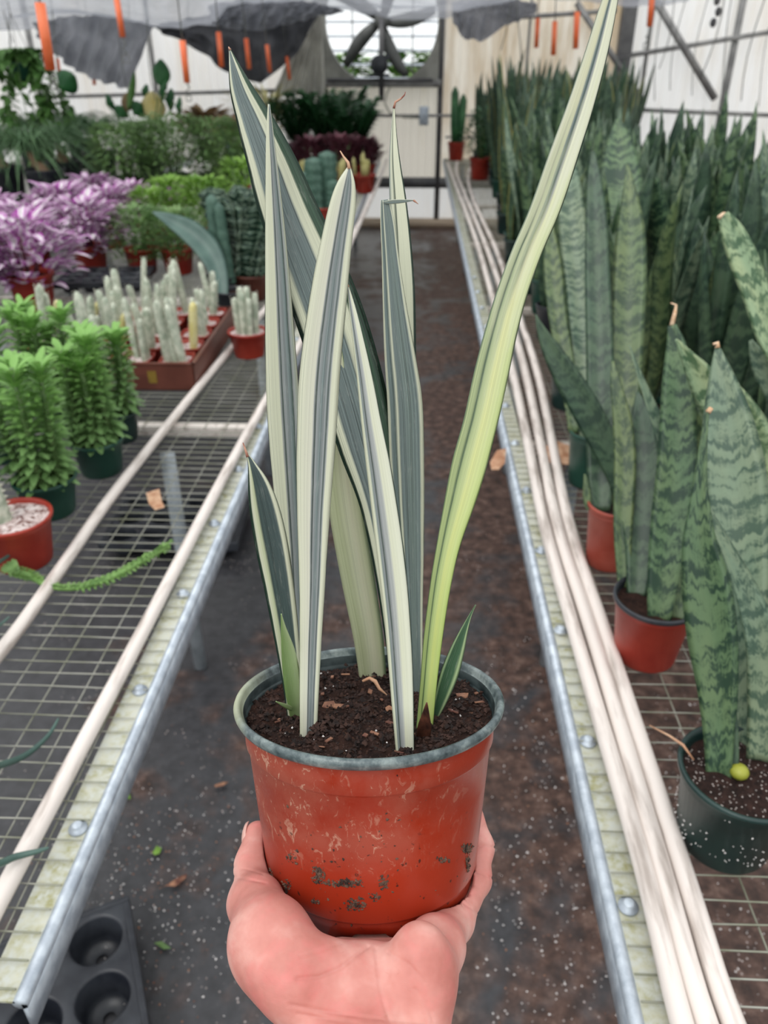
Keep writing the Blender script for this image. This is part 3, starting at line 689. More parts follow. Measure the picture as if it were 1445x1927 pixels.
# ------------------------------------------------------------------ its leaves
CREAM = (.64, .66, .50); GREY = (.155, .20, .195); GREY2 = (.27, .29, .29); DG = (.018, .042, .028); MIDG = (.10, .155, .12); YG = (.50, .58, .20); LG = (.20, .32, .10)
def vmat(name, stops, streak=.45, low=None, lv=(.2, .3), tint=None, t0=0, t1=.12, freq=46, lines=.5):
    m = M(name, .38, .4); uv = m.sep(m.coord('UV')); u, v = uv[0], uv[1]
    wob = m.noise(m.coord('UV', (2, 9, 1)), 2.5, 3)
    k = m.math('ADD', u, m.math('MULTIPLY', m.math('SUBTRACT', wob, .5), .05))
    c = m.ramp(k, stops)
    if low: c = m.mix(m.ramp(m.math('ADD', v, m.math('MULTIPLY', m.math('SUBTRACT', wob, .5), .2)), [(lv[0], 1), (lv[1], 0)]), c, m.ramp(k, low))
    st = m.noise(m.coord('UV', (freq, 3.2, 1)), 1, 4, .7, .15); st2 = m.noise(m.coord('UV', (freq*.45, 1.6, 1), (5, 2, 0)), 1, 2)
    lum = m.sep(c)[1]; darkness = m.ramp(lum, [(.12, 1), (.5, .3)])
    c = m.mix(m.math('MULTIPLY', darkness, 1.0), c, m.mix(1.0, c, m.ramp(st, [(.34, max(.12, 1-streak*1.9)), (.46, 1-streak*.3), (.52, 1), (.68, 1+streak*1.2)]), 'MULTIPLY'))
    ln = m.math('MULTIPLY', m.ramp(st2, [(.665, 0), (.69, 1)]), lines); c = m.mix(ln, c, (.05, .085, .06))
    blot = m.noise(m.coord('UV', (8, 40, 1)), 1.5, 5, .7); c = m.mix(m.math('MULTIPLY', m.ramp(blot, [(.55, 0), (.75, 1)]), .22), c, (.62, .64, .58))
    if tint: c = m.mix(m.ramp(m.math('DIVIDE', m.math('SUBTRACT', v, t0), t1-t0), [(0, .75), (1, 0)]), c, m.mix(1.0, c, tint, 'MULTIPLY'))
    spk = m.voro(m.coord('UV', (14, 220, 1)), 1.3); c = m.mix(m.ramp(spk, [(.03, .8), (.06, 0)]), c, (.33, .16, .07))
    m.color(c); m.bump(st, .10, .0006); m.translucent(c, .10); return m.m
def cr(pts, n):
    out = []; m_ = len(pts); tot = (m_-1)*n
    for i in range(tot+1):
        s = i/n; k = min(int(s), m_-2); f = s-k; a = pts[max(k-1, 0)]; b = pts[k]; c = pts[k+1]; d = pts[min(k+2, m_-1)]
        out.append(tuple(.5*((2*b[q])+(-a[q]+c[q])*f+(2*a[q]-5*b[q]+4*c[q]-d[q])*f*f+(-a[q]+3*b[q]-3*c[q]+d[q])*f**3) for q in range(len(b))))
    return out
def hleaf(pts, D1, mat, chan=.3, thick=.0026, turn=0, D0=None, name='leaf', label=None, nu=8, n=6):
    """pts from base to tip: (x, y, width across the picture)"""
    z0 = SZ-.002; b = PM @ on_plane(pts[0][0], pts[0][1], z0); Db = D0 or (b-CAM).dot(FW)
    q = cr(pts, n); path = []; wid = []; fac = []; L = [0]
    for a, c in zip(q[:-1], q[1:]): L.append(L[-1]+sqrt((c[0]-a[0])**2+(c[1]-a[1])**2))
    for i, (x, y, w) in enumerate(q):
        D = Db+(D1-Db)*L[i]/L[-1]; p = W(x, y, D); a = q[max(i-1, 0)]; c = q[min(i+1, len(q)-1)]
        dx, dy = c[0]-a[0], c[1]-a[1]; co = abs(dy)/sqrt(dx*dx+dy*dy+1e-9); path.append(lw(p)); wid.append(max(w, 1)*D/F*max(co, .5))
        t = turn(L[i]/L[-1]) if callable(turn) else turn
        f = (CAM-p).normalized(); fac.append(PI_.to_3x3() @ (f*cos(t)+RT*sin(t)))
    if D0 is None:                                # carry the base on into the soil
        d = (path[0]-path[1]).normalized(); path.insert(0, path[0]+d*.012); wid.insert(0, wid[0]*.95); fac.insert(0, fac[0])
    g = G(); g.blade(path, wid, fac, chan, thick, nu); return build(name, g, mat, held, label=label), path
def tendril(leaf, pts, D, r, mat='dry_tip', label='dried reddish tip'):
    g = G(); q = [lw(W(x, y, D)) for x, y in pts]; g.tube(q, [r*(1-.75*i/(len(q)-1)) for i in range(len(q))], 6); build('leaf_tip', g, mt[mat], leaf, label=label)

V1 = vmat('leaf_wide_dark', [(0, DG), (.05, DG), (.075, CREAM), (.16, CREAM), (.20, GREY), (.60, GREY), (.64, CREAM), (.78, CREAM), (.81, (.05, .10, .06)), (1, DG)], .5)
V2 = vmat('leaf_cream_left', [(0, DG), (.02, CREAM), (.40, CREAM), (.45, GREY2), (.50, DG), (.53, GREY2), (.74, GREY), (.80, DG), (.83, GREY2), (.93, (.36, .40, .33)), (.97, CREAM), (1, DG)], .35)
V3 = vmat('leaf_grey_heart', [(0, DG), (.02, CREAM), (.38, (.66, .66, .54)), (.42, GREY2), (.455, DG), (.48, GREY2), (.60, GREY), (.70, GREY2), (.74, (.05, .08, .07)), (.77, GREY2), (.81, CREAM), (.98, CREAM), (1, DG)], .38)
V4 = vmat('leaf_front_stripe', [(0, (.5, .52, .38)), (.1, CREAM), (.16, GREY), (.22, GREY2), (.26, DG), (.32, GREY2), (.48, (.42, .44, .42)), (.56, CREAM), (.95, (.66, .68, .55)), (.98, DG)], .3)
V5 = vmat('leaf_pale_back', [(0, (.50, .54, .34)), (.25, (.46, .50, .30)), (.5, (.58, .60, .42)), (.62, (.60, .60, .43)), (.85, (.48, .51, .32)), (1, (.12, .2, .1))], .4, lines=.4)
V6 = vmat('leaf_small_dark_heart', [(0, DG), (.07, DG), (.1, CREAM), (.24, (.55, .60, .38)), (.32, (.06, .09, .085)), (.80, (.07, .10, .10)), (.85, CREAM), (.95, CREAM), (1, DG)], .3)
V7 = vmat('leaf_narrow_cream', [(0, GREY), (.2, CREAM), (.34, DG), (.4, CREAM), (.88, CREAM), (.93, DG), (1, DG)], .3)
V8 = vmat('leaf_grey_striped', [(0, CREAM), (.05, CREAM), (.08, GREY), (.2, (.09, .13, .12)), (.28, CREAM), (.33, GREY), (.62, (.17, .22, .20)), (.86, GREY), (.92, CREAM), (.975, CREAM), (1, DG)], .6)
V9 = vmat('leaf_leaning_yellow', [(0, MIDG), (.05, (.5, .52, .40)), (.12, (.60, .61, .44)), (.36, (.62, .62, .42)), (.44, GREY), (.5, (.05, .09, .08)), (.56, GREY2), (.62, CREAM), (.95, CREAM), (.975, DG), (1, DG)], .35, [(0, MIDG), (.06, (.40, .46, .26)), (.2, (.34, .40, .23)), (.26, (.05, .09, .06)), (.30, (.38, .45, .27)), (.46, (.55, .60, .36)), (.56, (.64, .65, .34)), (.75, (.58, .62, .34)), (.95, (.48, .56, .26)), (1, DG)], (.24, .36), (.85, .98, .45), .06, .26)
V9b = V9
V10 = vmat('leaf_short_green', [(0, DG), (.1, (.30, .42, .22)), (.2, (.045, .10, .05)), (.7, (.06, .13, .07)), (.85, (.38, .50, .26)), (1, DG)], .3)
V11 = vmat('leaf_sheath_green', [(0, LG), (.5, (.33, .46, .20)), (1, (.45, .55, .30))], .25, lines=0)

# back pale leaf, wide leaning leaf, then the ones in front
hleaf([(702, 1280, 50), (693, 1200, 56), (672, 1080, 64), (652, 960, 66), (640, 850, 60), (638, 740, 40), (640, 660, 8)], .452, V5, .25, label='pale yellowish cream leaf')
l, p = hleaf([(758, 1302, 36), (752, 1219, 50), (738, 1082, 64), (718, 950, 82), (692, 840, 112), (660, 720, 128), (622, 600, 136), (580, 490, 132), (542, 395, 116), (512, 310, 98), (480, 230, 74), (453, 165, 45), (432, 92, 3)], .405, V1, .22, label='wide dark centred leaf leaning left')
tendril(l, [(433, 94), (430, 88)], .405, .0008)
l, p = hleaf([(782, 1303, 30), (777, 1210, 36), (774, 1110, 44), (770, 990, 56), (766, 870, 64), (762, 760, 66), (752, 665, 58), (742, 570, 44), (734, 480, 32), (729, 420, 27), (724, 376, 16)], .425, V8, .3, label='grey striped leaf with a folded tip')
hleaf([(722, 381, 5), (735, 380, 15), (750, 379, 15), (765, 378, 10), (779, 377, 3)], .418, V8, .3, D0=.424, name='folded_leaf_end', n=4)[0].parent = l
tendril(l, [(778, 377), (782, 380), (787, 384)], .418, .0007)
l, p = hleaf([(784, 1290, 26), (776, 1150, 30), (768, 1000, 38), (762, 850, 44), (760, 700, 46), (759, 560, 44), (755, 460, 38), (749, 380, 32), (743, 310, 22), (741, 260, 13), (741, 200, 3)], .445, V7, .4, label='narrow cream leaf behind the folded one')
tendril(l, [(741, 204), (744, 192), (754, 186), (761, 179), (763, 173)], .445, .0008)
def t9(s): return .0
l, p = hleaf([(799, 1368, 32), (806, 1290, 32), (815, 1200, 36), (829, 1100, 40), (845, 1020, 46), (866, 940, 60), (884, 870, 68), (905, 790, 66), (925, 700, 66), (944, 620, 62), (964, 550, 60), (991, 475, 60), (1025, 395, 60), (1058, 300, 58), (1092, 200, 52), (1122, 100, 44), (1148, 0, 30), (1172, -90, 3)], .375, V9, .32, .003, label='longest leaf leaning right, yellow green towards its base', nu=10)
l, p = hleaf([(568, 1310, 18), (562, 1240, 28), (556, 1150, 40), (549, 1020, 50), (541, 900, 56), (534, 780, 62), (527, 640, 56), (522, 520, 46), (517, 420, 36), (512, 330, 25), (508, 255, 15), (506, 196, 4)], .40, V2, .28, label='tall cream edged leaf at the left')
l, p = hleaf([(580, 1388, 32), (583, 1250, 39), (587, 1120, 47), (590, 960, 62), (595, 830, 73), (602, 700, 76), (618, 560, 70), (634, 450, 58), (645, 385, 50), (652, 345, 34), (657, 314, 6)], .372, V3, .25, .003, label='broad blunt cream leaf at the front')
tendril(l, [(657, 318), (655, 306), (647, 296), (640, 284)], .372, .0010, 'dry_leaf', 'dried tan tip')
l, p = hleaf([(762, 1410, 35), (756, 1290, 44), (748, 1170, 49), (737, 1060, 52), (724, 960, 50), (711, 870, 46), (698, 790, 38), (686, 710, 30), (674, 640, 22), (664, 585, 14), (654, 535, 3)], .388, V4, .3, label='front leaf of cream with a grey stripe')
tendril(l, [(655, 540), (652, 531), (651, 524)], .388, .0008)
l, p = hleaf([(552, 1352, 22), (549, 1280, 36), (538, 1190, 48), (526, 1110, 56), (512, 1030, 62), (498, 960, 58), (486, 910, 42), (473, 872, 16), (466, 856, 5)], .405, V6, .3, label='short dark centred leaf at the left')
tendril(l, [(466, 860), (463, 850), (460, 841), (457, 833)], .405, .0009)
hleaf([(557, 1352, 20), (551, 1290, 32), (543, 1230, 28), (533, 1180, 10), (529, 1155, 2)], .408, V11, .3, .0015, name='leaf_sheath', label='fresh green sheath')
hleaf([(560, 1340, 4), (545, 1332, 18), (530, 1325, 12), (519, 1320, 3)], .425, V11, .3, .001, name='leaf_sheath', label='small green sheath', n=4)
hleaf([(817, 1355, 10), (829, 1318, 26), (845, 1270, 36), (860, 1225, 30), (872, 1190, 18), (884, 1160, 7), (895, 1138, 2)], .435, V10, .3, .0018, label='small dark green leaf at the right')
hleaf([(796, 1388, 26), (799, 1365, 26), (801, 1345, 16), (803, 1322, 3)], .418, mt['brown_sheath'], .3, .0015, name='leaf_sheath', label='dried brown sheath', n=4)
g = G(); g.tube([lw(W(x, y, .47)) for x, y in ((682, 1282), (695, 1276), (706, 1282), (714, 1296), (728, 1308))], [.0008, .0011, .0013, .0010, .0004], 6); build('dry_strand', g, mt['dry_leaf'], held, label='curled dry strand')

# ------------------------------------------------------------------ the hand
def hc(x, y, D): return np.array([(x-CX)/F*D, -(y-CY)/F*D, -D])
E1, E2, U3 = np.array(e1), np.array(e2), np.array(u_); BC = np.array(basec)
def pl(a, b, c): return BC+E1*a+E2*b+U3*c          # right / towards holder / up of the pot base
def smin(a, b, k): h = np.clip(.5+.5*(b-a)/k, 0, 1); return b*(1-h)+a*h-k*h*(1-h)
def cap(p, a, b, ra, rb):
    ab = b-a; t = np.clip(((p-a) @ ab)/(ab @ ab), 0, 1); return np.linalg.norm(p-a-t[:, None]*ab, axis=1)-(ra+(rb-ra)*t)
def ell(p, c, r): q = (p-c)/r; k0 = np.linalg.norm(q, axis=1); k1 = np.linalg.norm(q/r, axis=1); return k0*(k0-1)/np.maximum(k1, 1e-9)
def chain(p, pts, rs, k=.004):
    d = None
    for a, b, ra, rb in zip(pts[:-1], pts[1:], rs[:-1], rs[1:]):
        q = cap(p, a, b, ra, rb); d = q if d is None else smin(d, q, k)
    return d
wristL, wristR = hc(622, 1960, .380), hc(778, 1960, .380)
foreL, foreR = hc(575, 2330, .275), hc(800, 2330, .275)
thumb = [hc(548, 1845, .388), hc(507, 1770, .412), hc(476, 1700, .448), hc(478, 1628, .476), hc(485, 1572, .492)]
pinky = [hc(797, 1850, .392), hc(822, 1780, .420), hc(852, 1735, .455), hc(893, 1655, .487), hc(902, 1594, .503), hc(889, 1536, .510)]
palmc = hc(680, 1830, .415)
fingers = [[palmc+E1*.010, pl(.030, .030, -.020), pl(.034, -.020, -.016), pl(.038, -.058, -.004), pl(.036, -.077, .022), pl(.030, -.081, .043)],
           [palmc, pl(.008, .028, -.020), pl(.008, -.026, -.016), pl(.006, -.062, -.004), pl(.003, -.080, .024), pl(0, -.083, .048)],
           [palmc-E1*.010, pl(-.016, .024, -.020), pl(-.022, -.026, -.016), pl(-.029, -.058, -.004), pl(-.034, -.072, .020), pl(-.036, -.073, .042)]]
CREASES = [([(692, 1782), (668, 1800), (640, 1822), (600, 1838), (560, 1842)], .0022, .0009), ([(707, 1786), (712, 1830), (720, 1880), (735, 1927)], .0022, .0007),
           ([(730, 1792), (770, 1815), (800, 1850)], .0018, .0005), ([(640, 1775), (600, 1790), (565, 1800)], .0016, .0004), ([(780, 1860), (800, 1885), (815, 1920)], .0014, .0004),
           ([(888, 1594), (908, 1592), (930, 1594)], .0016, .0009), ([(886, 1640), (905, 1643), (925, 1652)], .0016, .0008), ([(872, 1700), (890, 1712), (905, 1722)], .0012, .0005),
           ([(440, 1632), (465, 1636), (495, 1645)], .0014, .0005), ([(436, 1648), (465, 1655), (500, 1662)], .0014, .0006), ([(545, 1890), (620, 1905), (700, 1917), (800, 1925)], .0016, .0006), ([(560, 1908), (640, 1922), (720, 1935)], .0014, .0004)]
def project2(p): z = -p[:, 2]; return np.stack([CX+F*p[:, 0]/z, CY-F*p[:, 1]/z], 1), z
def sdf(p, fine=False):
    d = chain(p, [wristL, wristR], [.0145, .0145]); d = smin(d, chain(p, [foreL, wristL], [.020, .0145]), .008); d = smin(d, chain(p, [foreR, wristR], [.020, .0145]), .008)
    d = smin(d, cap(p, hc(695, 1960, .376), hc(690, 2330, .27), .0160, .024), .008)
    palm = ell(p, hc(512, 1783, .408), np.array([.0180, .0220, .0185])); palm = smin(palm, ell(p, hc(595, 1838, .394), np.array([.027, .0185, .0155])), .012)
    palm = smin(palm, ell(p, hc(790, 1832, .394), np.array([.0180, .0260, .0165])), .012); palm = smin(palm, ell(p, hc(812, 1788, .417), np.array([.0128, .0128, .014])), .010)
    palm = smin(palm, ell(p, hc(690, 1862, .404), np.array([.034, .0185, .012])), .012)
    palm = smin(palm, cap(p, pl(-.028, .026, -.030), pl(.034, .026, -.030), .013, .013), .012)
    d = smin(d, cap(p, hc(690, 1950, .376), hc(690, 1840, .40), .0140, .0120), .014); d = smin(d, palm, .018)
    d = smin(d, chain(p, thumb, [.015, .0160, .0133, .0105, .0088], .008), .020)
    d = smin(d, chain(p, pinky, [.0135, .0140, .0114, .0096, .0086, .0074], .006), .010)
    d = smin(d, cap(p, hc(488, 1690, .440), hc(503, 1765, .412), .0120, .0135), .010)
    for f in fingers: d = smin(d, chain(p, f, [.013, .0115, .0108, .0098, .0088, .0076], .005), .006)
    q = p-BC; s = q @ U3; rho = np.linalg.norm(q-s[:, None]*U3, axis=1)
    R = np.where(s > .013, .0662+(s-.013)*.0955, .0640); dp = np.maximum(rho-R, -s)    # the pot presses a seat into the hand
    d = np.maximum(d, -(dp-.0004))
    if fine:
        xy, z = project2(p)
        for pts, wd, dep in CREASES:
            best = np.full(len(p), 1e9); pts = [np.array(v, float) for v in pts]
            for a, b in zip(pts[:-1], pts[1:]):
                ab = b-a; t = np.clip(((xy-a) @ ab)/(ab @ ab), 0, 1); best = np.minimum(best, np.linalg.norm(xy-a-t[:, None]*ab, axis=1))
            m_ = best*z/F; front = (z < .47) | (xy[:, 0] < 500) | (xy[:, 0] > 870)
            d = d+dep*np.exp(-(m_/(wd*.5))**2)*front
    return d
def surface_nets(f, lo, hi, h):
    ax = [np.arange(lo[i], hi[i], h) for i in range(3)]; S = [len(a) for a in ax]
    gx = np.stack(np.meshgrid(*ax, indexing='ij'), -1).reshape(-1, 3); val = np.concatenate([f(c) for c in np.array_split(gx, 24)]).reshape(S)
    ins = val < 0; c = [(i, j, k) for i in (0, 1) for j in (0, 1) for k in (0, 1)]
    sub = lambda A, o: A[o[0]:S[0]-1+o[0], o[1]:S[1]-1+o[1], o[2]:S[2]-1+o[2]]
    cnt = sum(sub(ins, o).astype(int) for o in c); act = (cnt > 0) & (cnt < 8); idx = -np.ones(act.shape, int); A = np.argwhere(act); idx[act] = np.arange(len(A))
    acc = np.zeros((len(A), 3)); w = np.zeros(len(A))
    for i, a in enumerate(c):
        for b in c[i+1:]:
            if sum(abs(a[q]-b[q]) for q in range(3)) != 1: continue
            va = sub(val, a)[act]; vb = sub(val, b)[act]; m_ = (va < 0) != (vb < 0); t = va/np.where(m_, va-vb, 1)
            pt = np.array(a)+t[:, None]*(np.array(b)-np.array(a)); acc[m_] += pt[m_]; w[m_] += 1
    V = (A+acc/w[:, None])*h+np.array(lo); Fc = []
    for d0 in range(3):
        d1, d2 = (d0+1) % 3, (d0+2) % 3; sl0 = [slice(None)]*3; sl1 = [slice(None)]*3; sl0[d0] = slice(0, -1); sl1[d0] = slice(1, None)
        a, b = ins[tuple(sl0)], ins[tuple(sl1)]; E = np.argwhere(a != b); E = E[(E[:, d1] > 0) & (E[:, d2] > 0) & (E[:, d1] < S[d1]-1) & (E[:, d2] < S[d2]-1)]
        def at(o1, o2): q = E.copy(); q[:, d1] -= o1; q[:, d2] -= o2; return idx[q[:, 0], q[:, 1], q[:, 2]]
        Q = np.stack([at(1, 1), at(0, 1), at(0, 0), at(1, 0)], 1); fl = ~a[E[:, 0], E[:, 1], E[:, 2]]; Q[fl] = Q[fl][:, ::-1]; Fc.append(Q)
    return V, np.concatenate(Fc)
# (the forearm continues below in the same grid)
HV, HF = surface_nets(sdf, (-.12, -.285, -.60), (.10, -.138, -.215), .0032)
import bmesh as bm_
hb = bm_.new()
vv = [hb.verts.new(v) for v in HV]
for q in HF:
    if len(set(q)) == 4 and min(q) >= 0:
        try: hb.faces.new([vv[i] for i in q])
        except ValueError: pass
bm_.ops.subdivide_edges(hb, edges=hb.edges[:], cuts=3, use_grid_fill=True)
me = bpy.data.meshes.new('hand'); hb.to_mesh(me); hb.free()
V = np.zeros(len(me.vertices)*3); me.vertices.foreach_get('co', V); V = V.reshape(-1, 3)
def grad(p, fine): e = 4e-4; return np.stack([(sdf(p+np.eye(3)[i]*e, fine)-sdf(p-np.eye(3)[i]*e, fine))/(2*e) for i in range(3)], 1)
for it in range(3):
    n_ = grad(V, False); n_ /= np.maximum(np.linalg.norm(n_, axis=1), 1e-6)[:, None]; V = V-n_*np.clip(sdf(V, it > 0), -.004, .004)[:, None]*.9
palm0 = np.array(palmc)
me.vertices.foreach_set('co', (V-palm0).ravel()); me.polygons.foreach_set('use_smooth', [True]*len(me.polygons))
m = M('skin', .48, .35); v = m.coord(); n1 = m.noise(v, 28, 4); n2 = m.noise(v, 420, 4, .6); n3 = m.noise(m.coord(scale=(1, 2.2, 1)), 130, 5, .65, .8); n4 = m.noise(v, 75, 4)
c = m.ramp(n1, [(.30, (.47, .165, .135)), (.50, (.60, .255, .215)), (.70, (.74, .42, .365))])
c = m.mix(m.ramp(n4, [(.5, 0), (.75, .45)]), c, (.72, .20, .19)); c = m.mix(m.ramp(n3, [(.66, 0), (.76, .35)]), c, (.5, .17, .13)); m.color(c)
m.b.inputs['Subsurface Weight'].default_value = .12; m.b.inputs['Subsurface Radius'].default_value = (1, .35, .2); m.b.inputs['Subsurface Scale'].default_value = .004
m.bump(m.math('ADD', m.math('MULTIPLY', n2, .35), n3), .22, .0009)
me.materials.append(m.m); hand = bpy.data.objects.new('hand', me); COL.objects.link(hand)
o3 = CAM+cw(palm0); hand.matrix_world = Matrix(((RT.x, UP.x, -FW.x, o3.x), (RT.y, UP.y, -FW.y, o3.y), (RT.z, UP.z, -FW.z, o3.z), (0, 0, 0, 1)))
sm = hand.modifiers.new('soften', 'SMOOTH'); sm.factor = .5; sm.iterations = 2
tag(hand, 'left hand with palm up and bare wrist, its thumb and fingers cupping the red pot', 'hand')
mt['nail'] = two_tone('fingernail', (.62, .33, .28), (.70, .42, .36), 60, .3)
def nail(c, n_, t_, label=None):
    n_ = Vector(n_).normalized(); t_ = Vector(t_).normalized(); s_ = t_.cross(n_).normalized(); g = G(); vs = []
    for i in range(7):
        for j in range(7):
            a = -1+2*i/6; b = -1+2*j/6; k_ = sqrt(max(0, 1-abs(a)**3*.35)); vs.append(Vector(c)+t_*(a*.0068)+s_*(b*.0056*k_)-n_*(.0022*b*b+.0010*a*a))
    g.add(vs, [(i*7+j, i*7+j+1, (i+1)*7+j+1, (i+1)*7+j) for i in range(6) for j in range(6)])
    o = build('fingernail', g, mt['nail'], hand); s2 = o.modifiers.new('t', 'SOLIDIFY'); s2.thickness = .0007; return o
tt = thumb[4]-palm0; nail(Vector(tt)+Vector((-.0100, .001, .0010)), (-1, .1, .12), thumb[4]-thumb[3])
for f in fingers+[pinky]:
    d_ = Vector(f[-1]-f[-2]).normalized(); ax = Vector(f[-1]-BC); ax = (ax-Vector(U3)*ax.dot(Vector(U3))).normalized()
    nail(Vector(f[-1]-palm0)+ax*.0070, ax, d_)
# ------------------------------------------------------------------ pots and plants on the benches
def round_pot(t, r, h, mat, soil='soil', n=36, rim=None, depth=.016, sq=False):
    """tapered nursery pot: body, rolled rim and the growing medium as parts; base at the origin"""
    rb = r*.76; sqf = (lambda a, z: 1/max(abs(cos(a)), abs(sin(a)))**.75) if sq else None
    g = G(); g.lathe([(0, 0), (rb*.96, 0), (rb, .004), (r*.93, h*.84), (r*.965, h*.85), (r*.975, h-.004)], n, ribs=sqf); build('pot', g, mt[mat] if isinstance(mat, str) else mat, t)
    g = G(); g.lathe([(r*.965, h-.009), (r*1.02, h-.008), (r*1.03, h-.002), (r*1.0, h), (r*.955, h-.001), (r*.93, h-.008), (r*.90, h-depth-.004)], n, ribs=sqf); build('rim', g, mt[rim or mat], t)
    g = G(); na = 26; vs = [(0, 0, h-depth)]
    for i in range(1, 6):
        for k in range(na):
            a = 2*pi*k/na; q = r*.925*i/5*(sqf(a, 0)*.98 if sqf else 1); vs.append((q*cos(a), q*sin(a), h-depth+.0035*noise.noise((q*cos(a)*90, q*sin(a)*90, r*99))))
    g.add(vs, [(0, 1+k, 1+(k+1) % na) for k in range(na)]+[(1+(i-1)*na+k, 1+i*na+k, 1+i*na+(k+1) % na, 1+(i-1)*na+(k+1) % na) for i in range(1, 5) for k in range(na)])
    build('soil' if soil != 'gravel' else 'gravel', g, mt[soil], t)
def cone_leaf_path(b, az, lean, L, curve, n=12, droop=0):
    pts = []
    for i in range(n+1):
        s = i/n; o = lean*s+curve*s*s; pts.append(Vector((b[0]+cos(az)*o*L, b[1]+sin(az)*o*L, b[2]+L*(s-.35*droop*s**3)*sqrt(max(.2, 1-(lean*.8)**2)))))
    return pts
def snake_leaf(g, b, az, lean, L, w, rng, face=None, curve=0, thick=.004):
    n = 12; p = cone_leaf_path(b, az, lean, L, curve, n)
    wv = [w*(.42+.58*min(1, s/.45)**.8)*(1 if s < .62 else max(.02, cos((s-.62)/.38*pi/2)**.8)) for s in [i/n for i in range(n+1)]]
    fa = face if face is not None else az+pi; tw = rng.uniform(-.8, .8); fc = [Vector((cos(fa+tw*i/n), sin(fa+tw*i/n), .12)) for i in range(n+1)]
    sw = rng.uniform(-.012, .012); p = [q+Vector((cos(fa+1.57), sin(fa+1.57), 0))*sw*sin(i*.5) for i, q in enumerate(p)]
    return g.blade(p, wv, fc, .35, thick, 4)
def snake_plant(label, loc, mats, pot='dark_green_pot', r=.065, h=.115, n=5, L=.5, w=.06, seed=0, soil='soil', rim=None, spread=.22, group=None, lvar=.25):
    rng = random.Random(seed); t = thing('snake_plant', label, 'potted plant', loc, 0, group); round_pot(t, r, h, pot, soil, rim=rim)
    for i in range(n):
        a = 2*pi*i/n+rng.uniform(-.5, .5); q = r*.5*(1 if i else .2); g = G()
        face = -pi/2+rng.uniform(-.9, .9) if rng.random() < .7 else a+pi
        snake_leaf(g, (q*cos(a), q*sin(a), h-.03), a, rng.uniform(.02, spread), L*rng.uniform(1-lvar, 1.08), w*rng.uniform(.75, 1.15), rng, face, rng.uniform(-.04, .10))
        build('leaf', g, mt[rng.choice(mats)], t)
    return t
# hero plants of the right bench, leaf by leaf
def at_base(x, y): return P(x, y, BZ)
def hero_leaf(t, pts, b, dD, mat, chan=.3, tip=None, thick=.004, turn=0, n=5, label=None):
    """pts (x, y, width) from root to tip; b = root point; dD = how much nearer/farther the tip is than the root"""
    D0 = (b-CAM).dot(FW); q = cr(pts, n); L = [0]
    for a, c in zip(q[:-1], q[1:]): L.append(L[-1]+sqrt((c[0]-a[0])**2+(c[1]-a[1])**2))
    path = []; wid = []; fc = []; o = t.location
    for i, (x, y, w) in enumerate(q):
        D = D0+dD*L[i]/L[-1]; p = W(x, y, D); a = q[max(i-1, 0)]; c = q[min(i+1, len(q)-1)]; dx, dy = c[0]-a[0], c[1]-a[1]
        path.append(p-o); wid.append(max(w, 1)*D/F*max(.5, abs(dy)/sqrt(dx*dx+dy*dy+1e-9))); f = (CAM-p).normalized(); k_ = turn*L[i]/L[-1]; fc.append(f*cos(k_)+RT*sin(k_))
    g = G(); g.blade(path, wid, fc, chan, thick, 6); l = build('leaf', g, mt[mat], t, label=label)
    if tip:
        D = D0+dD; g = G(); g.tube([W(x, y, D)-o for x, y in tip], [.0035, .0028, .0018, .0010][:len(tip)], 6); build('leaf_tip', g, mt['tan_tip'], l, label='dried tan tip')
    return l
def soil_pt(t, h, x, y): return P(x, y, t.location.z+h-.016)
H1 = thing('snake_plant', 'nearest banded snake plant on the right bench, dark green pot flecked with perlite', 'potted plant', (.3866, .631, BZ)); round_pot(H1, .0700, .12, 'dark_green_pot', 'perlite_soil', 48)
H2 = thing('snake_plant', 'banded snake plant in the black rimmed red pot on the right bench', 'potted plant', (.3760, .968, BZ)); round_pot(H2, .0620, .115, 'red_pot', 'soil', 48, rim='black_plastic')
H3 = thing('snake_plant', 'snake plant in a faded red pot, one long leaf leaning over the pipes', 'potted plant', (.3705, 1.233, BZ)); round_pot(H3, .0502, .13, 'faded_red_pot', 'soil', 40)
H4 = thing('snake_plant', 'tall upright snake plant in a green pot by the dry leaf on the right bench', 'potted plant', (.392, 1.555, BZ)); round_pot(H4, .0531, .13, 'green_pot', 'bark', 40)
sp = lambda t, h, x, y: soil_pt(t, h, x, y)
# H1 leaves
b = sp(H1, .125, 1350, 1440)
hero_leaf(H1, [(1352, 1462, 44), (1352, 1390, 52), (1350, 1300, 70), (1340, 1200, 88), (1328, 1100, 88), (1316, 1020, 62), (1316, 960, 40), (1318, 900, 24), (1324, 830, 14), (1333, 770, 4)], b, -.06, 'snA', .4, tip=[(1332, 776), (1338, 768)])
b = sp(H1, .125, 1395, 1410)
hero_leaf(H1, [(1392, 1440, 40), (1388, 1330, 60), (1392, 1200, 84), (1395, 1080, 100), (1388, 960, 112), (1376, 860, 108), (1366, 770, 78), (1356, 700, 40), (1350, 655, 10)], b+Vector((0, .02, 0)), .03, 'snB', .25, tip=[(1350, 655), (1350, 645), (1342, 648)])
b = sp(H1, .125, 1425, 1425)
hero_leaf(H1, [(1432, 1430, 50), (1440, 1340, 66), (1437, 1240, 76), (1415, 1160, 64), (1385, 1080, 46), (1352, 1010, 30), (1325, 950, 16), (1318, 920, 3)], b, -.05, 'snB', .45, turn=.8, label='twisted grey green leaf')
hero_leaf(H1, [(1378, 1455, 22), (1376, 1400, 26), (1374, 1340, 22), (1370, 1290, 6)], sp(H1, .125, 1378, 1450), -.0, 'snC')
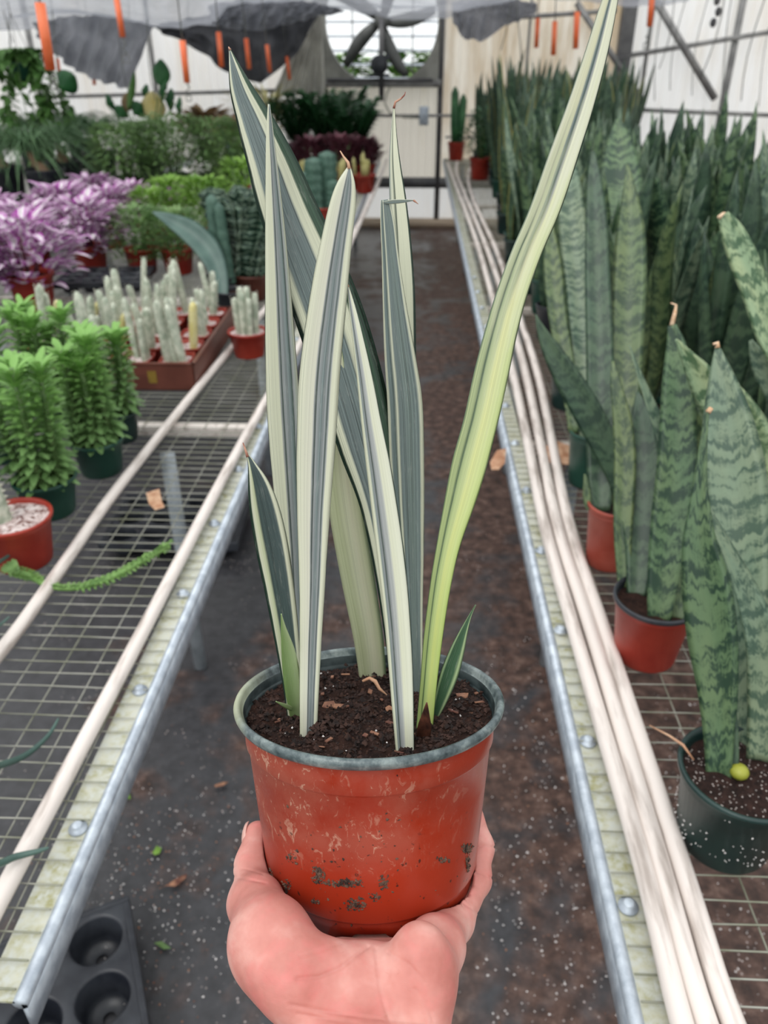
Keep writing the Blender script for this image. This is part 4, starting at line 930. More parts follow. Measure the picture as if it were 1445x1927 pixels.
g = G(); g.ball((0, 0, 0), .011, 12, (1, 1, .8)); o = build('young_shoot', g, plant_mat('yellow_green_shoot', (.25, .28, .03), (.35, .35, .05), 20, .4, 0), H1, label='yellow green round shoot'); o.location = P(1391, 1452, BZ+.112)-H1.location
g = G(); g.tube([P(x, y, BZ+z)-H1.location for x, y, z in ((1222, 1365, .118), (1260, 1385, .122), (1285, 1402, .126), (1305, 1430, .115))], [.0008, .0014, .0018, .001], 6); build('dry_strand', g, mt['dry_leaf'], H1, label='dry reddish strand')
# H2 leaves
b = sp(H2, .115, 1195, 1115)
hero_leaf(H2, [(1197, 1122, 34), (1203, 1060, 50), (1208, 980, 70), (1209, 900, 76), (1208, 830, 60), (1205, 775, 32), (1200, 738, 6)], b, .05, 'snC', .3)
hero_leaf(H2, [(1174, 1105, 22), (1172, 1000, 34), (1176, 880, 40), (1172, 800, 36), (1160, 730, 22), (1152, 680, 6)], sp(H2, .115, 1176, 1105), .03, 'snE', .3)
b = sp(H2, .115, 1250, 1160)
hero_leaf(H2, [(1240, 1170, 40), (1248, 1090, 58), (1262, 980, 72), (1272, 880, 70), (1276, 790, 66), (1276, 710, 56), (1272, 650, 36), (1264, 612, 16)], b, -.02, 'snA', .3, tip=[(1264, 612), (1270, 588), (1272, 574), (1262, 570)])
hero_leaf(H2, [(1272, 1168, 36), (1290, 1100, 52), (1310, 1020, 58), (1322, 920, 56), (1316, 830, 44), (1300, 760, 20), (1292, 720, 4)], sp(H2, .115, 1270, 1160), .03, 'snE', .3)
hero_leaf(H2, [(1286, 1150, 12), (1292, 1040, 30), (1280, 930, 34), (1250, 830, 32), (1222, 760, 22), (1200, 700, 12), (1184, 650, 3)], sp(H2, .115, 1284, 1150), .0, 'snB', .5, turn=.6)
# H3 leaves
b = sp(H3, .13, 1135, 960)
hero_leaf(H3, [(1130, 962, 36), (1130, 880, 50), (1130, 760, 52), (1128, 640, 50), (1124, 520, 46), (1122, 420, 40), (1118, 340, 26), (1116, 285, 6)], b, .10, 'snC', .3)
hero_leaf(H3, [(1178, 975, 24), (1166, 915, 34), (1142, 850, 50), (1108, 780, 62), (1070, 715, 58), (1038, 660, 40), (1018, 620, 18), (1008, 592, 3)], b+Vector((.02, 0, 0)), -.05, 'snC', .25, label='long leaf leaning towards the aisle')
hero_leaf(H3, [(1156, 965, 28), (1164, 880, 44), (1176, 760, 52), (1180, 640, 60), (1184, 520, 62), (1186, 430, 50), (1184, 350, 20), (1180, 310, 4)], b+Vector((.03, .02, 0)), .10, 'snE', .3)
hero_leaf(H3, [(1108, 960, 8), (1105, 940, 16), (1102, 905, 8), (1100, 892, 3)], b, .0, 'snE', .3)
# H4
b = sp(H4, .135, 1105, 820)
hero_leaf(H4, [(1100, 830, 26), (1098, 700, 40), (1090, 560, 48), (1078, 430, 52), (1068, 330, 40), (1062, 270, 8)], b, .12, 'snB', .3)
hero_leaf(H4, [(1080, 815, 20), (1068, 700, 30), (1050, 600, 34), (1040, 500, 34), (1036, 420, 8)], b, .10, 'snE', .3)
hero_leaf(H4, [(1125, 820, 30), (1150, 680, 50), (1165, 540, 78), (1168, 430, 86), (1167, 330, 76), (1165, 270, 48), (1163, 225, 8)], b+Vector((.03, .03, 0)), .16, 'snA', .25, label='broad pale green banded leaf')
# plant standing just outside the right edge whose leaves reach in
H5 = thing('snake_plant', 'pale mottled snake plant reaching in from the right edge, with cream tipped leaves', 'potted plant', (.70, 1.02, BZ)); round_pot(H5, .075, .125, 'red_pot', 'soil', 40)
b = Vector((.70, 1.01, BZ+.10)); q_ = b-CAM; bx_, by_ = CX+F*q_.dot(RT)/q_.dot(FW), CY-F*q_.dot(UP)/q_.dot(FW)
hero_leaf(H5, [(bx_, by_, 44), (bx_-40, by_-110, 74), (1490, 970, 90), (1425, 860, 96), (1395, 780, 70), (1375, 725, 26), (1368, 705, 5)], b, -.12, 'snD', .2, thick=.005, label='broad pale mottled leaf')
hero_leaf(H5, [(bx_+16, by_, 36), (bx_+10, by_-160, 50), (1540, 800, 56), (1470, 680, 46), (1445, 630, 44), (1425, 560, 50), (1400, 490, 54), (1377, 435, 44), (1360, 404, 24)], b, -.05, 'snD', .25, tip=[(1352, 410), (1362, 402), (1375, 405)], label='pale leaf with a cream torn tip')
hero_leaf(H5, [(bx_-14, by_-4, 34), (bx_-20, by_-150, 50), (1500, 800, 54), (1440, 700, 46), (1412, 640, 8)], b+Vector((0, .03, 0)), .0, 'snB', .3)
hero_leaf(H5, [(bx_-26, by_, 40), (bx_-70, by_-90, 60), (1450, 940, 66), (1395, 835, 74), (1345, 752, 78), (1314, 702, 56), (1290, 666, 28), (1272, 638, 5)], b, -.16, 'snD', .2, thick=.005, label='pale mottled leaf lying lowest')
# second row heroes in the middle
heroes = [((1040, 772), .058, .135, 'dark_green_pot', ['snA', 'snE', 'snC'], .44, .052, 'snake plant in a dark green pot just behind the long leaning leaf'),
          ((1245, 775), .055, .13, 'dark_green_pot', ['snC', 'snA'], .52, .085, 'snake plant with very broad dark banded leaves behind the tan tipped leaf'),
          ((1425, 1090), .062, .125, 'red_pot', ['snC', 'snB', 'snA'], .45, .07, 'snake plant in a red pot half hidden at the right edge'),
          ((1325, 830), .06, .12, 'dark_green_pot', ['snC', 'snE'], .50, .075, 'snake plant in a dark green pot between the broad leaved one and the right edge'),
          ((1180, 690), .058, .12, 'black_plastic', ['snB', 'snC'], .50, .06, 'snake plant in a black pot behind the tallest upright leaves'),
          ((1010, 640), .055, .115, 'black_plastic', ['snC', 'snE'], .46, .05, 'snake plant in a black pot close to the pipes beyond the leaning leaf'),
          ((1420, 860), .06, .12, 'green_pot', ['snC', 'snA'], .52, .075, 'snake plant in a green pot by the right edge behind the pale mottled leaves')]
for i, (q, r, h, pm, ms, L_, w, lab) in enumerate(heroes):
    c = P(q[0], q[1], BZ); c.x += .045 if i in (0, 5) else 0; snake_plant(lab, (c.x, c.y+r*.6, BZ), ms, pm, r, h, 5, L_, w, 50+i)
placed = [(o.location.x, o.location.y) for o in COL.objects if o.name.startswith('snake_plant')]
protoA = [dict(mats=m_, pot=p_, L=L_, w=w_) for m_, p_, L_, w_ in ((['snA', 'snC'], 'dark_green_pot', .50, .062), (['snC', 'snB'], 'black_plastic', .54, .07), (['snA', 'snE', 'snB'], 'green_pot', .47, .056), (['snC', 'snA'], 'red_pot', .56, .075), (['snB', 'snC'], 'dark_green_pot', .52, .05))]
rng = random.Random(21)
zones = [(1.55, 2.6, 'banded snake plants massed in the near middle of the right bench', 'banded snake plant in the near middle rows of the right bench'),
         (2.6, 4.0, 'banded snake plants massed halfway along the right bench', 'dark banded snake plant packed halfway along the right bench'),
         (4.0, 7.2, 'tall snake plants massed at the far part of the right bench', 'tall dark snake plant in the far crowd on the right bench')]
src = {}
for zi, (ya, yb, grp, lab) in enumerate(zones):
    y = ya; row = 0
    while y < yb:
        stepx = .165 if y < 4 else .2; x = .47+(.07 if row % 2 else 0)+(max(0, y-3.4)*.035)
        while x < 1.72:
            px_, py_ = x+rng.uniform(-.025, .025), y+rng.uniform(-.025, .025)
            # only what the photograph can see
            if all((px_-a)**2+(py_-b_)**2 > .0185 for a, b_ in placed) and 1450*(px_+.042*py_)/(py_*.863+.4) < 900 and (py_ < 3.3 or px_ < .235*py_):
                pi_ = rng.randrange(5); key = (zi > 1, pi_)
                if key not in src:
                    kw = dict(protoA[pi_]);
                    if zi > 1: kw['L'] = .66; kw['mats'] = ['snC', 'snA', 'snF'] if pi_ % 2 else ['snC', 'snF', 'snC']; kw['w'] = .055
                    t = snake_plant(lab, (px_, py_, BZ), r=.062, h=.12, n=6 if zi < 2 else 7, seed=70+pi_+zi*9, group=grp, spread=.2, **kw); src[key] = t
                else: t = dup(src[key])
                ci = 0 if px_ < .75+(.2 if zi == 2 else 0) else 1 if px_ < 1.2+(.1 if zi == 2 else 0) else 2; cn = ('on the pipe side', 'in the middle', 'on the wall side')[ci]
                place(t, (px_, py_, BZ), rng.uniform(-.6, .6), rng.uniform(.92, 1.1), lab+' '+cn, grp+', '+cn); placed.append((px_, py_))
            x += stepx
        y += stepx*.95 if y < 4 else .3; row += 1
# far small ones at the bench end
c = P(858, 303, BZ); t = thing('columnar_cactus', 'small forked dark cactus in a red pot at the far end of the right bench', 'cactus', (c.x, c.y+.08, BZ)); round_pot(t, .085, .16, 'red_pot')
g = G()
for a, b_ in (((-.02, 0), .62), ((.03, .01), .56)): g.tube([(a[0], a[1], .14), (a[0]*1.2, a[1], .3), (a[0]*1.6, a[1], b_-.05), (a[0]*1.6, a[1], b_)], [.03, .04, .035, .01], 8)
build('stem', g, mt['zz'], t)
def bushy(t, z0, z1, r, mat, n, L_, w, seed=0, up=.3, shape=(.35, .9, 1, .7, .05), name='foliage', stems=5, r0=.3, smat='succ_stem'):
    rng = random.Random(seed); g = G(); s_ = G()
    for k_ in range(stems):
        a = 2*pi*k_/stems+rng.uniform(-.4, .4); q = r*rng.uniform(.2, .6)
        s_.tube([(q*.15*cos(a), q*.15*sin(a), z0-.03), (q*.5*cos(a), q*.5*sin(a), (z0+z1)/2), (q*cos(a), q*sin(a), z1*.93)], [.006, .004, .002], 5)
    for _ in range(n):
        a = rng.uniform(0, 2*pi); f = rng.random()**.8; h = z0+(z1-z0)*f; R_ = r*(r0+(1-r0)*sin(pi*min(1, .18+.75*f)))*rng.uniform(.45, 1)
        g.leaf((R_*cos(a), R_*sin(a), h), (cos(a), sin(a), up+rng.uniform(-.5, .6)), (0, 0, 1), L_*rng.uniform(.6, 1.2), w*rng.uniform(.7, 1.2), rng.uniform(.1, .5), 4, shape)
    build('stem', s_, mt[smat], t); build(name, g, mt[mat], t)
c = P(904, 340, BZ); t = thing('bushy_succulent', 'dark mounded bushy plant in a red pot at the far end of the right bench', 'potted plant', (c.x, c.y+.09, BZ)); round_pot(t, .09, .16, 'red_pot')
bushy(t, .15, .5, .14, 'zz', 500, .06, .018, 3, .5)
for x_, y_, lab in ((940, 443, 'small green pot with a snake plant at the aisle side of the far crowd'), (955, 500, 'small dark pot with a snake plant by the bend of the pipes')):
    c = P(x_, y_, BZ); snake_plant(lab, (c.x+.04, c.y+.06, BZ), ['snC', 'snF'], 'dark_green_pot', .06, .11, 5, .5, .05, int(x_))
for x_, y_, L_ in ((925, 345, .95), (958, 330, .9), (1000, 320, .92), (895, 318, .8)):
    c = P(x_, y_, BZ); snake_plant('narrow upright snake plant against the stained end wall', (c.x+.05, c.y+.1, BZ), ['snC', 'snF', 'snC'], 'black_plastic', .08, .14, 7, L_*.78, .055, int(x_), group='narrow snake plants by the end wall', spread=.16)

# ------------------------------------------------------------------ left bench: bright green succulents in green pots
def succulent(label, loc, r, h, pot, n, hs, seed):
    rng = random.Random(seed); t = thing('leafy_succulent', label, 'potted plant', loc); round_pot(t, r, h, pot, 'soil', 44)
    for k_ in range(n):
        a = 2*pi*k_/n+rng.uniform(-.4, .4); q = r*.55; bx, by = q*cos(a), q*sin(a); H_ = hs*rng.uniform(.92, 1.2); lx, ly = rng.uniform(-.1, .1)*H_+bx*.35, rng.uniform(-.1, .1)*H_+by*.35
        s_ = G(); s_.tube([(bx, by, h-.03), (bx+lx*.5, by+ly*.5, h+H_*.5), (bx+lx, by+ly, h+H_)], [.0065, .0055, .004], 7); st = build('stem', s_, mt['succ_stem'], t)
        g = G(); m_ = int(H_/.008)
        for i in range(m_):
            f = i/m_; z = h-.004+H_*f; ox, oy = bx+lx*f, by+ly*f; top = f > .86
            for q_ in range(4 if not top else 6):
                az = i*2.4+q_*2*pi/(4 if not top else 6)+rng.uniform(-.25, .25); up = (.05+.9*f if not top else 1.3)+rng.uniform(-.2, .2); L_ = (.031 if not top else .034)*rng.uniform(.8, 1.2)*(1.2 if f < .25 else .8+.35*f)
                g.leaf((ox+.004*cos(az), oy+.004*sin(az), z), (cos(az), sin(az), up), (0, 0, 1), L_, .0155*rng.uniform(.85, 1.15), .3, 4, (.3, .5, .85, 1.0, .85, .3), .25)
        build('foliage', g, mt['succulent'], st)
    return t
c = P(80, 985, BZ); succulent('leafy bright green succulent in a green pot, the front one of the left bench', (c.x, c.y+.05, BZ), .063, .085, 'green_pot', 5, .215, 1)
c = P(178, 905, BZ); succulent('leafy bright green succulent in a green pot, behind and right of the front one', (c.x, c.y+.05, BZ), .06, .085, 'green_pot', 5, .20, 2)
c = P(232, 842, BZ); succulent('small leafy green succulent in the rearmost green pot beside the brown tray', (c.x-.02, c.y+.05, BZ), .052, .08, 'dark_green_pot', 4, .18, 3)
c = P(10, 880, BZ); succulent('leafy green succulent cut off by the left edge behind the front pot', (c.x-.03, c.y+.05, BZ), .06, .085, 'green_pot', 5, .225, 4)
c = P(95, 830, BZ); succulent('leafy green succulent in the second row between the green pots', (c.x, c.y+.06, BZ), .058, .08, 'green_pot', 5, .20, 5)
c = P(-70, 1010, BZ); succulent('leafy green succulent mostly outside the left edge beside the red cactus pot', (c.x, c.y+.05, BZ), .06, .085, 'green_pot', 4, .2, 6)

# pale spiny columns
def spiny(t, b, H_, r, rng, lean=(0, 0), mat='ghost', name='stem'):
    g = G(); n = 26; R5 = 4; ph = rng.uniform(0, 6); vs = []; na = 20
    for i in range(n+1):
        f = i/n; rr = r*(1 if f < .85 else sqrt(max(.02, 1-((f-.85)/.15)**2)))*(.85+.15*min(1, f*4)); o = (b[0]+lean[0]*H_*f, b[1]+lean[1]*H_*f, b[2]+H_*f)
        for k_ in range(na):
            a = 2*pi*k_/na; q = rr*(.78+.26*abs(cos((a+ph)*R5/2))**.7+.05*sin(i*2.4)); vs.append((o[0]+q*cos(a), o[1]+q*sin(a), o[2]))
    g.add(vs, [(i*na+k_, i*na+(k_+1) % na, (i+1)*na+(k_+1) % na, (i+1)*na+k_) for i in range(n) for k_ in range(na)]+[tuple(n*na+k_ for k_ in range(na))])
    st = build(name, g, mt[mat], t); s_ = G(); i = 0; z = .008
    while z < H_:
        f = z/H_
        for k_ in range(R5):
            a = -ph+2*pi*(k_)/R5; d = Vector((cos(a), sin(a), .3)); o = Vector((b[0]+lean[0]*z, b[1]+lean[1]*z, b[2]+z)); p = o+d*r*.95
            s_.tube([p, p+d*r*.33], [r*.13, r*.03], 4)
        z += max(.0075, r*.55)
    sp_ = build('spines', s_, mt['ghost_spine'], st); return st
def ghost_pot(label, loc, r, h, stems, seed, sq=True, pot='red_pot', group=None, rz=0):
    rng = random.Random(seed); t = thing('spiny_cactus', label, 'cactus', loc, rz, group); round_pot(t, r, h, pot, 'gravel', 32, sq=sq, depth=.01)
    for x, y, H_, rr, lx, ly, mat in stems: spiny(t, (x, y, h-.012), H_, rr, rng, (lx, ly), mat)
    return t
c = P(463, 680, BZ)
ghost_pot('cluster of short white spiny columns in a round red pot alone by the pipe', (c.x, c.y+.06, BZ), .062, .083, [(-.026, 0, .115, .011, -.05, 0, 'ghost'), (-.008, -.012, .135, .012, 0, 0, 'ghost'), (.008, .0, .15, .012, 0, 0, 'ghost'), (.026, .005, .13, .011, .04, 0, 'ghost'), (.012, -.02, .12, .010, .05, -.05, 'ghost'), (-.016, .02, .14, .011, -.03, .1, 'ghost')], 3, False)
c = P(25, 1095, BZ)
ghost_pot('thick white spiny cactus in a red pot at the left edge of the bench', (c.x-.01, c.y+.07, BZ), .068, .10, [(-.022, 0, .20, .021, -.12, 0, 'ghost')], 4, False, 'red_pot')
# brown tray with its square pots
pA, pB, pC_ = P(370, 735, BZ), P(235, 733, BZ), P(430, 590, BZ); ax = (pA-pB).normalized(); rzt = atan2(ax.y, ax.x)+.02
t = thing('carry_tray', 'brown plastic tray holding the pale spiny cacti, with a yellow sticker', 'tray', (pA.x, pA.y, BZ), rzt); TL, TW, TH = .60, .36, .078
g = G()
for a, b_ in (((-TW, 0, 0), (0, .005, TH)), ((-.005, 0, 0), (0, TL, TH)), ((-TW, TL-.005, 0), (0, TL, TH)), ((-TW, 0, 0), (-TW+.005, TL, TH)), ((-TW, 0, .0), (0, TL, .004)), ((-TW-.004, -.004, TH), (.004, .006, TH+.004)), ((-.007, -.004, TH), (.004, TL+.004, TH+.004))): g.span(a, b_)
build('tray_body', g, mt['brown_tray'], t, False)
g = G(); g.span((-.135, -.0012, .022), (-.11, 0, .058)); build('sticker', g, two_tone('ochre_sticker', (.16, .10, .015), (.22, .14, .02), 30, .5), t, False, label='small ochre sticker')
Rz = Matrix.Rotation(rzt, 3, 'Z'); rng = random.Random(9); k = 0
tl = ['front right corner of the brown tray', 'front middle of the brown tray', 'front left of the brown tray', 'second row of brown tray, one stem yellow', 'middle second row of the brown tray', 'left second row of the brown tray', 'right side third row of the brown tray', 'middle third row of the brown tray', 'left third row of the brown tray',
      'right side fourth row of the brown tray', 'middle fourth row of the brown tray', 'left back corner of the brown tray', 'right back corner of the brown tray', 'middle of the last row of the brown tray', 'left of the brown tray last row']
for j in range(5):
    for i in range(3):
        lx, ly = -.062-i*.118, .062+j*.118; o = Vector((lx, ly, 0)); o = Rz @ o; st = []
        for q in range(rng.choice((2, 3, 4)) if k else 5):
            st.append((rng.uniform(-.03, .03), rng.uniform(-.028, .028), rng.uniform(.10, .19)*(1.15 if k == 0 else 1), rng.uniform(.0095, .013), rng.uniform(-.15, .15), rng.uniform(-.1, .1), 'ghost_yellow' if (k == 3 and q == 1) or (k == 5 and q == 0) else 'ghost'))
        ghost_pot('pale spiny cactus in square red pot, '+tl[k], (pA.x+o.x, pA.y+o.y, BZ+.005), .046, .074, st, 20+k, True, 'red_pot', None, rzt); k += 1
# pale spiny plants left of the tray, in front of the purple leaved pots
for i, (x_, y_, H_, lab) in enumerate(((90, 700, .20, 'pale spiny cactus behind the green succulents, farthest left'), (165, 700, .19, 'pale spiny cactus behind the green succulents, in their middle'), (215, 720, .18, 'pale spiny cactus behind the green succulents, beside the brown tray'))):
    c = P(x_, y_, BZ); ghost_pot(lab, (c.x, c.y+.05, BZ), .05, .075, [(rng.uniform(-.02, .02), rng.uniform(-.02, .02), H_*rng.uniform(.8, 1), .011, rng.uniform(-.12, .12), 0, 'ghost') for _ in range(3)]+[(0, .02, H_*.7, .009, .3, 0, 'ghost_yellow')], 40+i, True)

# purple and white striped trailing plants
tr0 = None
spots = [(55, 592, 'striped purple and white leaved plant in a red pot, frontmost by the left edge', 'red_pot', 1.15), (-60, 600, 'striped purple and white leaved plant in a black pot cut by the left edge', 'black_plastic', 1.05), (165, 520, 'striped purple and white leaved plant in a red pot left of the empty black tray', 'red_pot', 1.05),
         (60, 520, 'striped purple plant in the second row by the left edge', 'red_pot', 1.0), (205, 470, 'striped purple plant in a red pot behind the empty black tray', 'red_pot', .95), (120, 470, 'striped purple plant in the middle of the purple group', 'red_pot', 1), (-10, 500, 'striped purple plant at the left edge in front of the white pipe', 'red_pot', 1),
         (250, 430, 'striped purple plant at the right end of the purple group', 'red_pot', .8), (175, 425, 'striped purple plant at the back of the purple group', 'red_pot', .9), (320, 405, 'few pale purple leaves standing among the lime green plants', 'red_pot', .6)]
for i, (x_, y_, lab, pm, sc) in enumerate(spots):
    c = P(x_, y_, BZ); t = thing('striped_trailing_plant', lab, 'potted plant', (c.x, c.y+.07, BZ)); round_pot(t, .075, .12, pm); t.scale = (sc,)*3
    bushy(t, .08, .28, .165, 'trad', 260, .070, .040, 60+i, .6, (.5, 1, .95, .6, .06), stems=6, smat='maroon')
# lime green ones, feathery ones
for i, (x_, y_, H_, R_, mat, n, L_, w, lab) in enumerate([
    (262, 520, .27, .17, 'bush', 800, .036, .012, 'feathery green plant behind the white spiny cacti, left of the curved grey leaf'), (330, 520, .26, .17, 'bush', 900, .034, .011, 'feathery green plant half behind the curved grey leaf'),
    (392, 470, .32, .18, 'bush_lime', 800, .042, .016, 'lime green leafy plant behind the grey column cactus'), (325, 452, .29, .18, 'bush_lime', 700, .042, .016, 'lime green leafy plant beside the purple group'),
    (462, 450, .38, .16, 'bush_lime', 600, .042, .016, 'lime green leafy plant behind the crested cactus'), (285, 470, .27, .16, 'bush_lime', 600, .038, .014, 'lime green plant between the purple group and the feathery plants')]):
    c = P(x_, y_, BZ); t = thing('leafy_plant', lab, 'potted plant', (c.x, c.y+.07, BZ)); round_pot(t, .075, .11, 'red_pot'); bushy(t, .06, H_, R_, mat, n, L_, w, 80+i, .8)
# big airy shrubs further back
for i, (x_, y_, ty, R_, mat, lab) in enumerate([(235, 385, 235, .24, 'bush', 'airy green shrub right of the potted palms'), (325, 380, 218, .28, 'bush', 'tallest airy green shrub in the middle of the left benches'), (408, 380, 225, .22, 'bush', 'airy green shrub behind the lime green plants'),
    (280, 350, 232, .26, 'bush', 'airy green shrub behind the tallest shrub at left'), (440, 360, 250, .2, 'bush_lime', 'yellowish green shrub beside the white edged wide leaf')]):
    c = P(x_, y_, BZ); h_ = PY(x_, ty, c.y).z-BZ; t = thing('airy_shrub', lab, 'potted plant', (c.x, c.y+.12, BZ)); round_pot(t, .11, .16, 'black_plastic'); bushy(t, .12, h_, R_, mat, 1500, .045, .017, 95+i, .3, stems=9, r0=.5)
# potted palms
def palm(label, x_, y_, ty, R_, lean, seed, dup_=None):
    c = P(x_, y_, BZ); t = thing('ponytail_palm', label, 'potted plant', (c.x, c.y+.13, BZ)); rng = random.Random(seed); s = .125; round_pot(t, s, .24, 'black_plastic')
    H_ = PY(x_, ty, c.y+.13).z-BZ; zt = H_*.62; g = G(); g.tube([(0, 0, .2), (lean*.4, 0, .26), (lean*.8, 0, zt*.8), (lean, 0, zt)], [.045, .03, .022, .018], 10); build('trunk', g, mt['trunk'], t)
    g = G()
    for i in range(150):
        a = rng.uniform(0, 2*pi); L_ = rng.uniform(.7, 1.15)*R_*1.7; up = rng.uniform(.35, 1.5); pts = []; n = 7; q = 1/sqrt(1+up*up)
        for j in range(n+1):
            f = j/n; pts.append((lean+cos(a)*q*L_*f, sin(a)*q*L_*f, zt+up*q*L_*f-.75*L_*f*f))
        g.blade(pts, [.012*(1-.85*j/n) for j in range(n+1)], (0, 0, 1), .5, .0015, 2)
    build('fronds', g, mt['palm'], t); return t
palm('ponytail palm with leaning tan trunk in a black pot, frontmost by the left edge', 82, 400, 215, .34, -.07, 1)
palm('ponytail palm in a black pot with straight trunk, second from the left', 118, 378, 205, .32, -.01, 2)
palm('ponytail palm in a black pot, third, nearest the airy shrubs', 185, 352, 195, .34, 0, 3)
palm('ponytail palm in a black pot cut by the left edge', 5, 392, 210, .32, 0, 4)
palm('ponytail palm behind the others at the far left', 60, 330, 190, .34, .02, 5)
palm('ponytail palm at the back beside the small broad leaved plants', 150, 320, 190, .3, .0, 6)
# broad leaved plants rising behind
def oval_leaf(t, px_, py_, Y, wpx, hpx, mat, tilt=0, name='leaf', label=None):
    c = PY(px_, py_, Y); k_ = Y/1679*1.0; w, h = wpx*k_, hpx*k_; g = G(); R_ = Matrix.Rotation(tilt, 3, 'Y'); vs = []; uv = []; n = 10
    for i in range(n+1):
        f = i/n; ww = w/2*sin(pi*min(.99, max(.02, f**.85)))**.7
        for q in (-1, -.5, 0, .5, 1): vs.append(c-t.location+R_ @ Vector((q*ww, .25*w*q*q-.2*h*(f-.5)**2, (f-.5)*h))); uv.append(((q+1)/2, f))
    g.add(vs, [(i*5+j, i*5+j+1, i*5+j+6, i*5+j+5) for i in range(n) for j in range(4)], uv)
    o = build(name, g, mt[mat], t, label=label); m_ = o.modifiers.new('t', 'SOLIDIFY'); m_.thickness = .004; 
    s_ = G(); b = c-t.location+R_ @ Vector((0, 0, -h/2)); s_.tube([b, b*.6+Vector((0, 0, .05)), (b.x*.1, b.y*.1, .12)], [.004, .006, .008], 5); build('petiole', s_, mt['succ_stem'], o)
c = P(285, 330, BZ); t = thing('broad_leaved_plant', 'broad leaved plant with one upright round leaf and a yellow leaf, behind the airy shrubs', 'potted plant', (c.x, c.y, BZ)); round_pot(t, .12, .2, 'black_plastic'); Y = c.y
for a in ((301, 137, 36, 46, 'bigleaf', .15), (247, 170, 14, 70, 'vine', .35), (285, 200, 50, 52, 'yellow_leaf', .1), (305, 170, 46, 12, 'bigleaf', -1.2), (318, 188, 40, 18, 'bigleaf', -1.4), (272, 172, 26, 14, 'bigleaf', -1.3), (238, 192, 26, 34, 'bronze', .2), (258, 205, 36, 26, 'bigleaf', .8), (335, 200, 34, 12, 'bigleaf', -1.4), (205, 192, 30, 14, 'bigleaf', 1.2), (225, 210, 34, 22, 'bigleaf', .5)):
    oval_leaf(t, a[0], a[1], Y+random.Random(a[0]).uniform(-.1, .1), a[2], a[3], a[4], a[5], label='yellow leaf' if a[4] == 'yellow_leaf' else None)
# hanging basket plants at upper left
def hanging(label, x_, y_, Y, R_, n, H_, mat, seed, clip=True):
    c = PY(x_, y_, Y); t = thing('hanging_plant', label, 'hanging plant', c); rng = random.Random(seed)
    g = G(); g.lathe([(0, 0), (.07, 0), (.095, .10), (.1, .11), (.085, .11), (.08, .09), (0, .09)], 24); build('pot', g, mt['green_pot'], t)
    g = G()
    for k_ in range(3): a = k_*2.1; g.tube([(.095*cos(a), .095*sin(a), .11), (0, 0, .42)], .0025, 4)
    g.tube([(0, 0, .42), (0, 0, 2.96-c.z)], .003, 4); build('wire', g, mt['thin_wire'], t)
    if n:
        g = G(); v_ = G()
        for k_ in range(16):
            a = rng.uniform(0, 2*pi); q = R_*rng.uniform(.4, 1); dz = rng.uniform(-H_, .25); pts = [(0, 0, .1), (q*.6*cos(a), q*.6*sin(a), .18), (q*cos(a), q*sin(a), dz*.5), (q*1.05*cos(a), q*1.05*sin(a), dz)]
            v_.tube(pts, .003, 4); pts = cr(pts, 8)
            for p in pts[3:]:
                for _ in range(max(1, n//300)): b = rng.uniform(0, 2*pi); g.leaf(p, (cos(b), sin(b), rng.uniform(-.9, .3)), (0, 0, 1), .085, .055, .3)
        build('vine', v_, mt['succ_stem'], t); build('foliage', g, mt[mat], t)
    return t
hanging('hanging green vine in a basket at the upper left corner', 45, 150, 6.4, .26, 700, .55, 'vine', 3)
t = thing('hanging_leaf_plant', 'round dark green leaf hanging at upper left under the longest orange sleeve', 'hanging plant', PY(98, 160, 5.6)); oval_leaf(t, 124, 153, 5.6, 46, 40, 'bigleaf', .9); g = G(); g.tube([(0, 0, 0), (.0, 0, 1.3)], .003, 5); g.tube([(-.05, 0, -.09), (-.03, 0, 0), (.03, 0, 0), (.05, 0, -.09)], .004, 5); build('wire', g, mt['thin_wire'], t)
# dark glossy plants at the far left of the aisle
for i, (x_, y_, ty, R_, lab) in enumerate([(668, 318, 190, .26, 'dark glossy leaved plant at the end of the left bench, nearest the aisle'), (612, 312, 175, .28, 'dark glossy leaved plant in the middle of the far end group'), (560, 308, 180, .26, 'dark glossy leaved plant left in the far end group'), (640, 300, 165, .24, 'tall dark glossy plant behind the far end group')]):
    c = P(x_, y_, BZ); h_ = PY(x_, ty, c.y).z-BZ; t = thing('glossy_leaved_plant', lab, 'potted plant', (c.x, c.y+.1, BZ)); round_pot(t, .11, .17, 'black_plastic')
    rng = random.Random(200+i); g = G(); s_ = G()
    for k_ in range(26):
        a = rng.uniform(0, 2*pi); q = R_*rng.uniform(.3, 1.1); hh = h_*rng.uniform(.7, 1); pts = cr([(0, 0, .14), (q*.3*cos(a), q*.3*sin(a), hh*.55), (q*cos(a), q*sin(a), hh)], 7); s_.tube(pts, .006, 5)
        for j, p in enumerate(pts[3:]):
            for sg in (-1, 1): b = a+sg*1.2; g.leaf(p, (cos(b), sin(b), .6), (0, 0, 1), .11, .05, .3)
    build('stem', s_, mt['zz'], t); build('foliage', g, mt['zz'], t)
for i, (x_, y_, ty, R_, mat, nm, lab) in enumerate([(585, 350, 268, .16, 'maroon', 'maroon_plant', 'dark maroon leaved plant left, below the glossy plants'), (640, 350, 262, .18, 'maroon', 'maroon_plant', 'dark maroon leaved plant in the middle, below the glossy plants'), (685, 345, 268, .13, 'maroon', 'maroon_plant', 'dark maroon leaved plant nearest the aisle')]):
    c = P(x_, y_, BZ); h_ = PY(x_, ty, c.y).z-BZ; t = thing(nm, lab, 'potted plant', (c.x, c.y+.08, BZ)); round_pot(t, .09, .13, 'red_pot'); bushy(t, .12, h_, R_, mat, 420, .07, .025, 210+i, 1.2, stems=6)
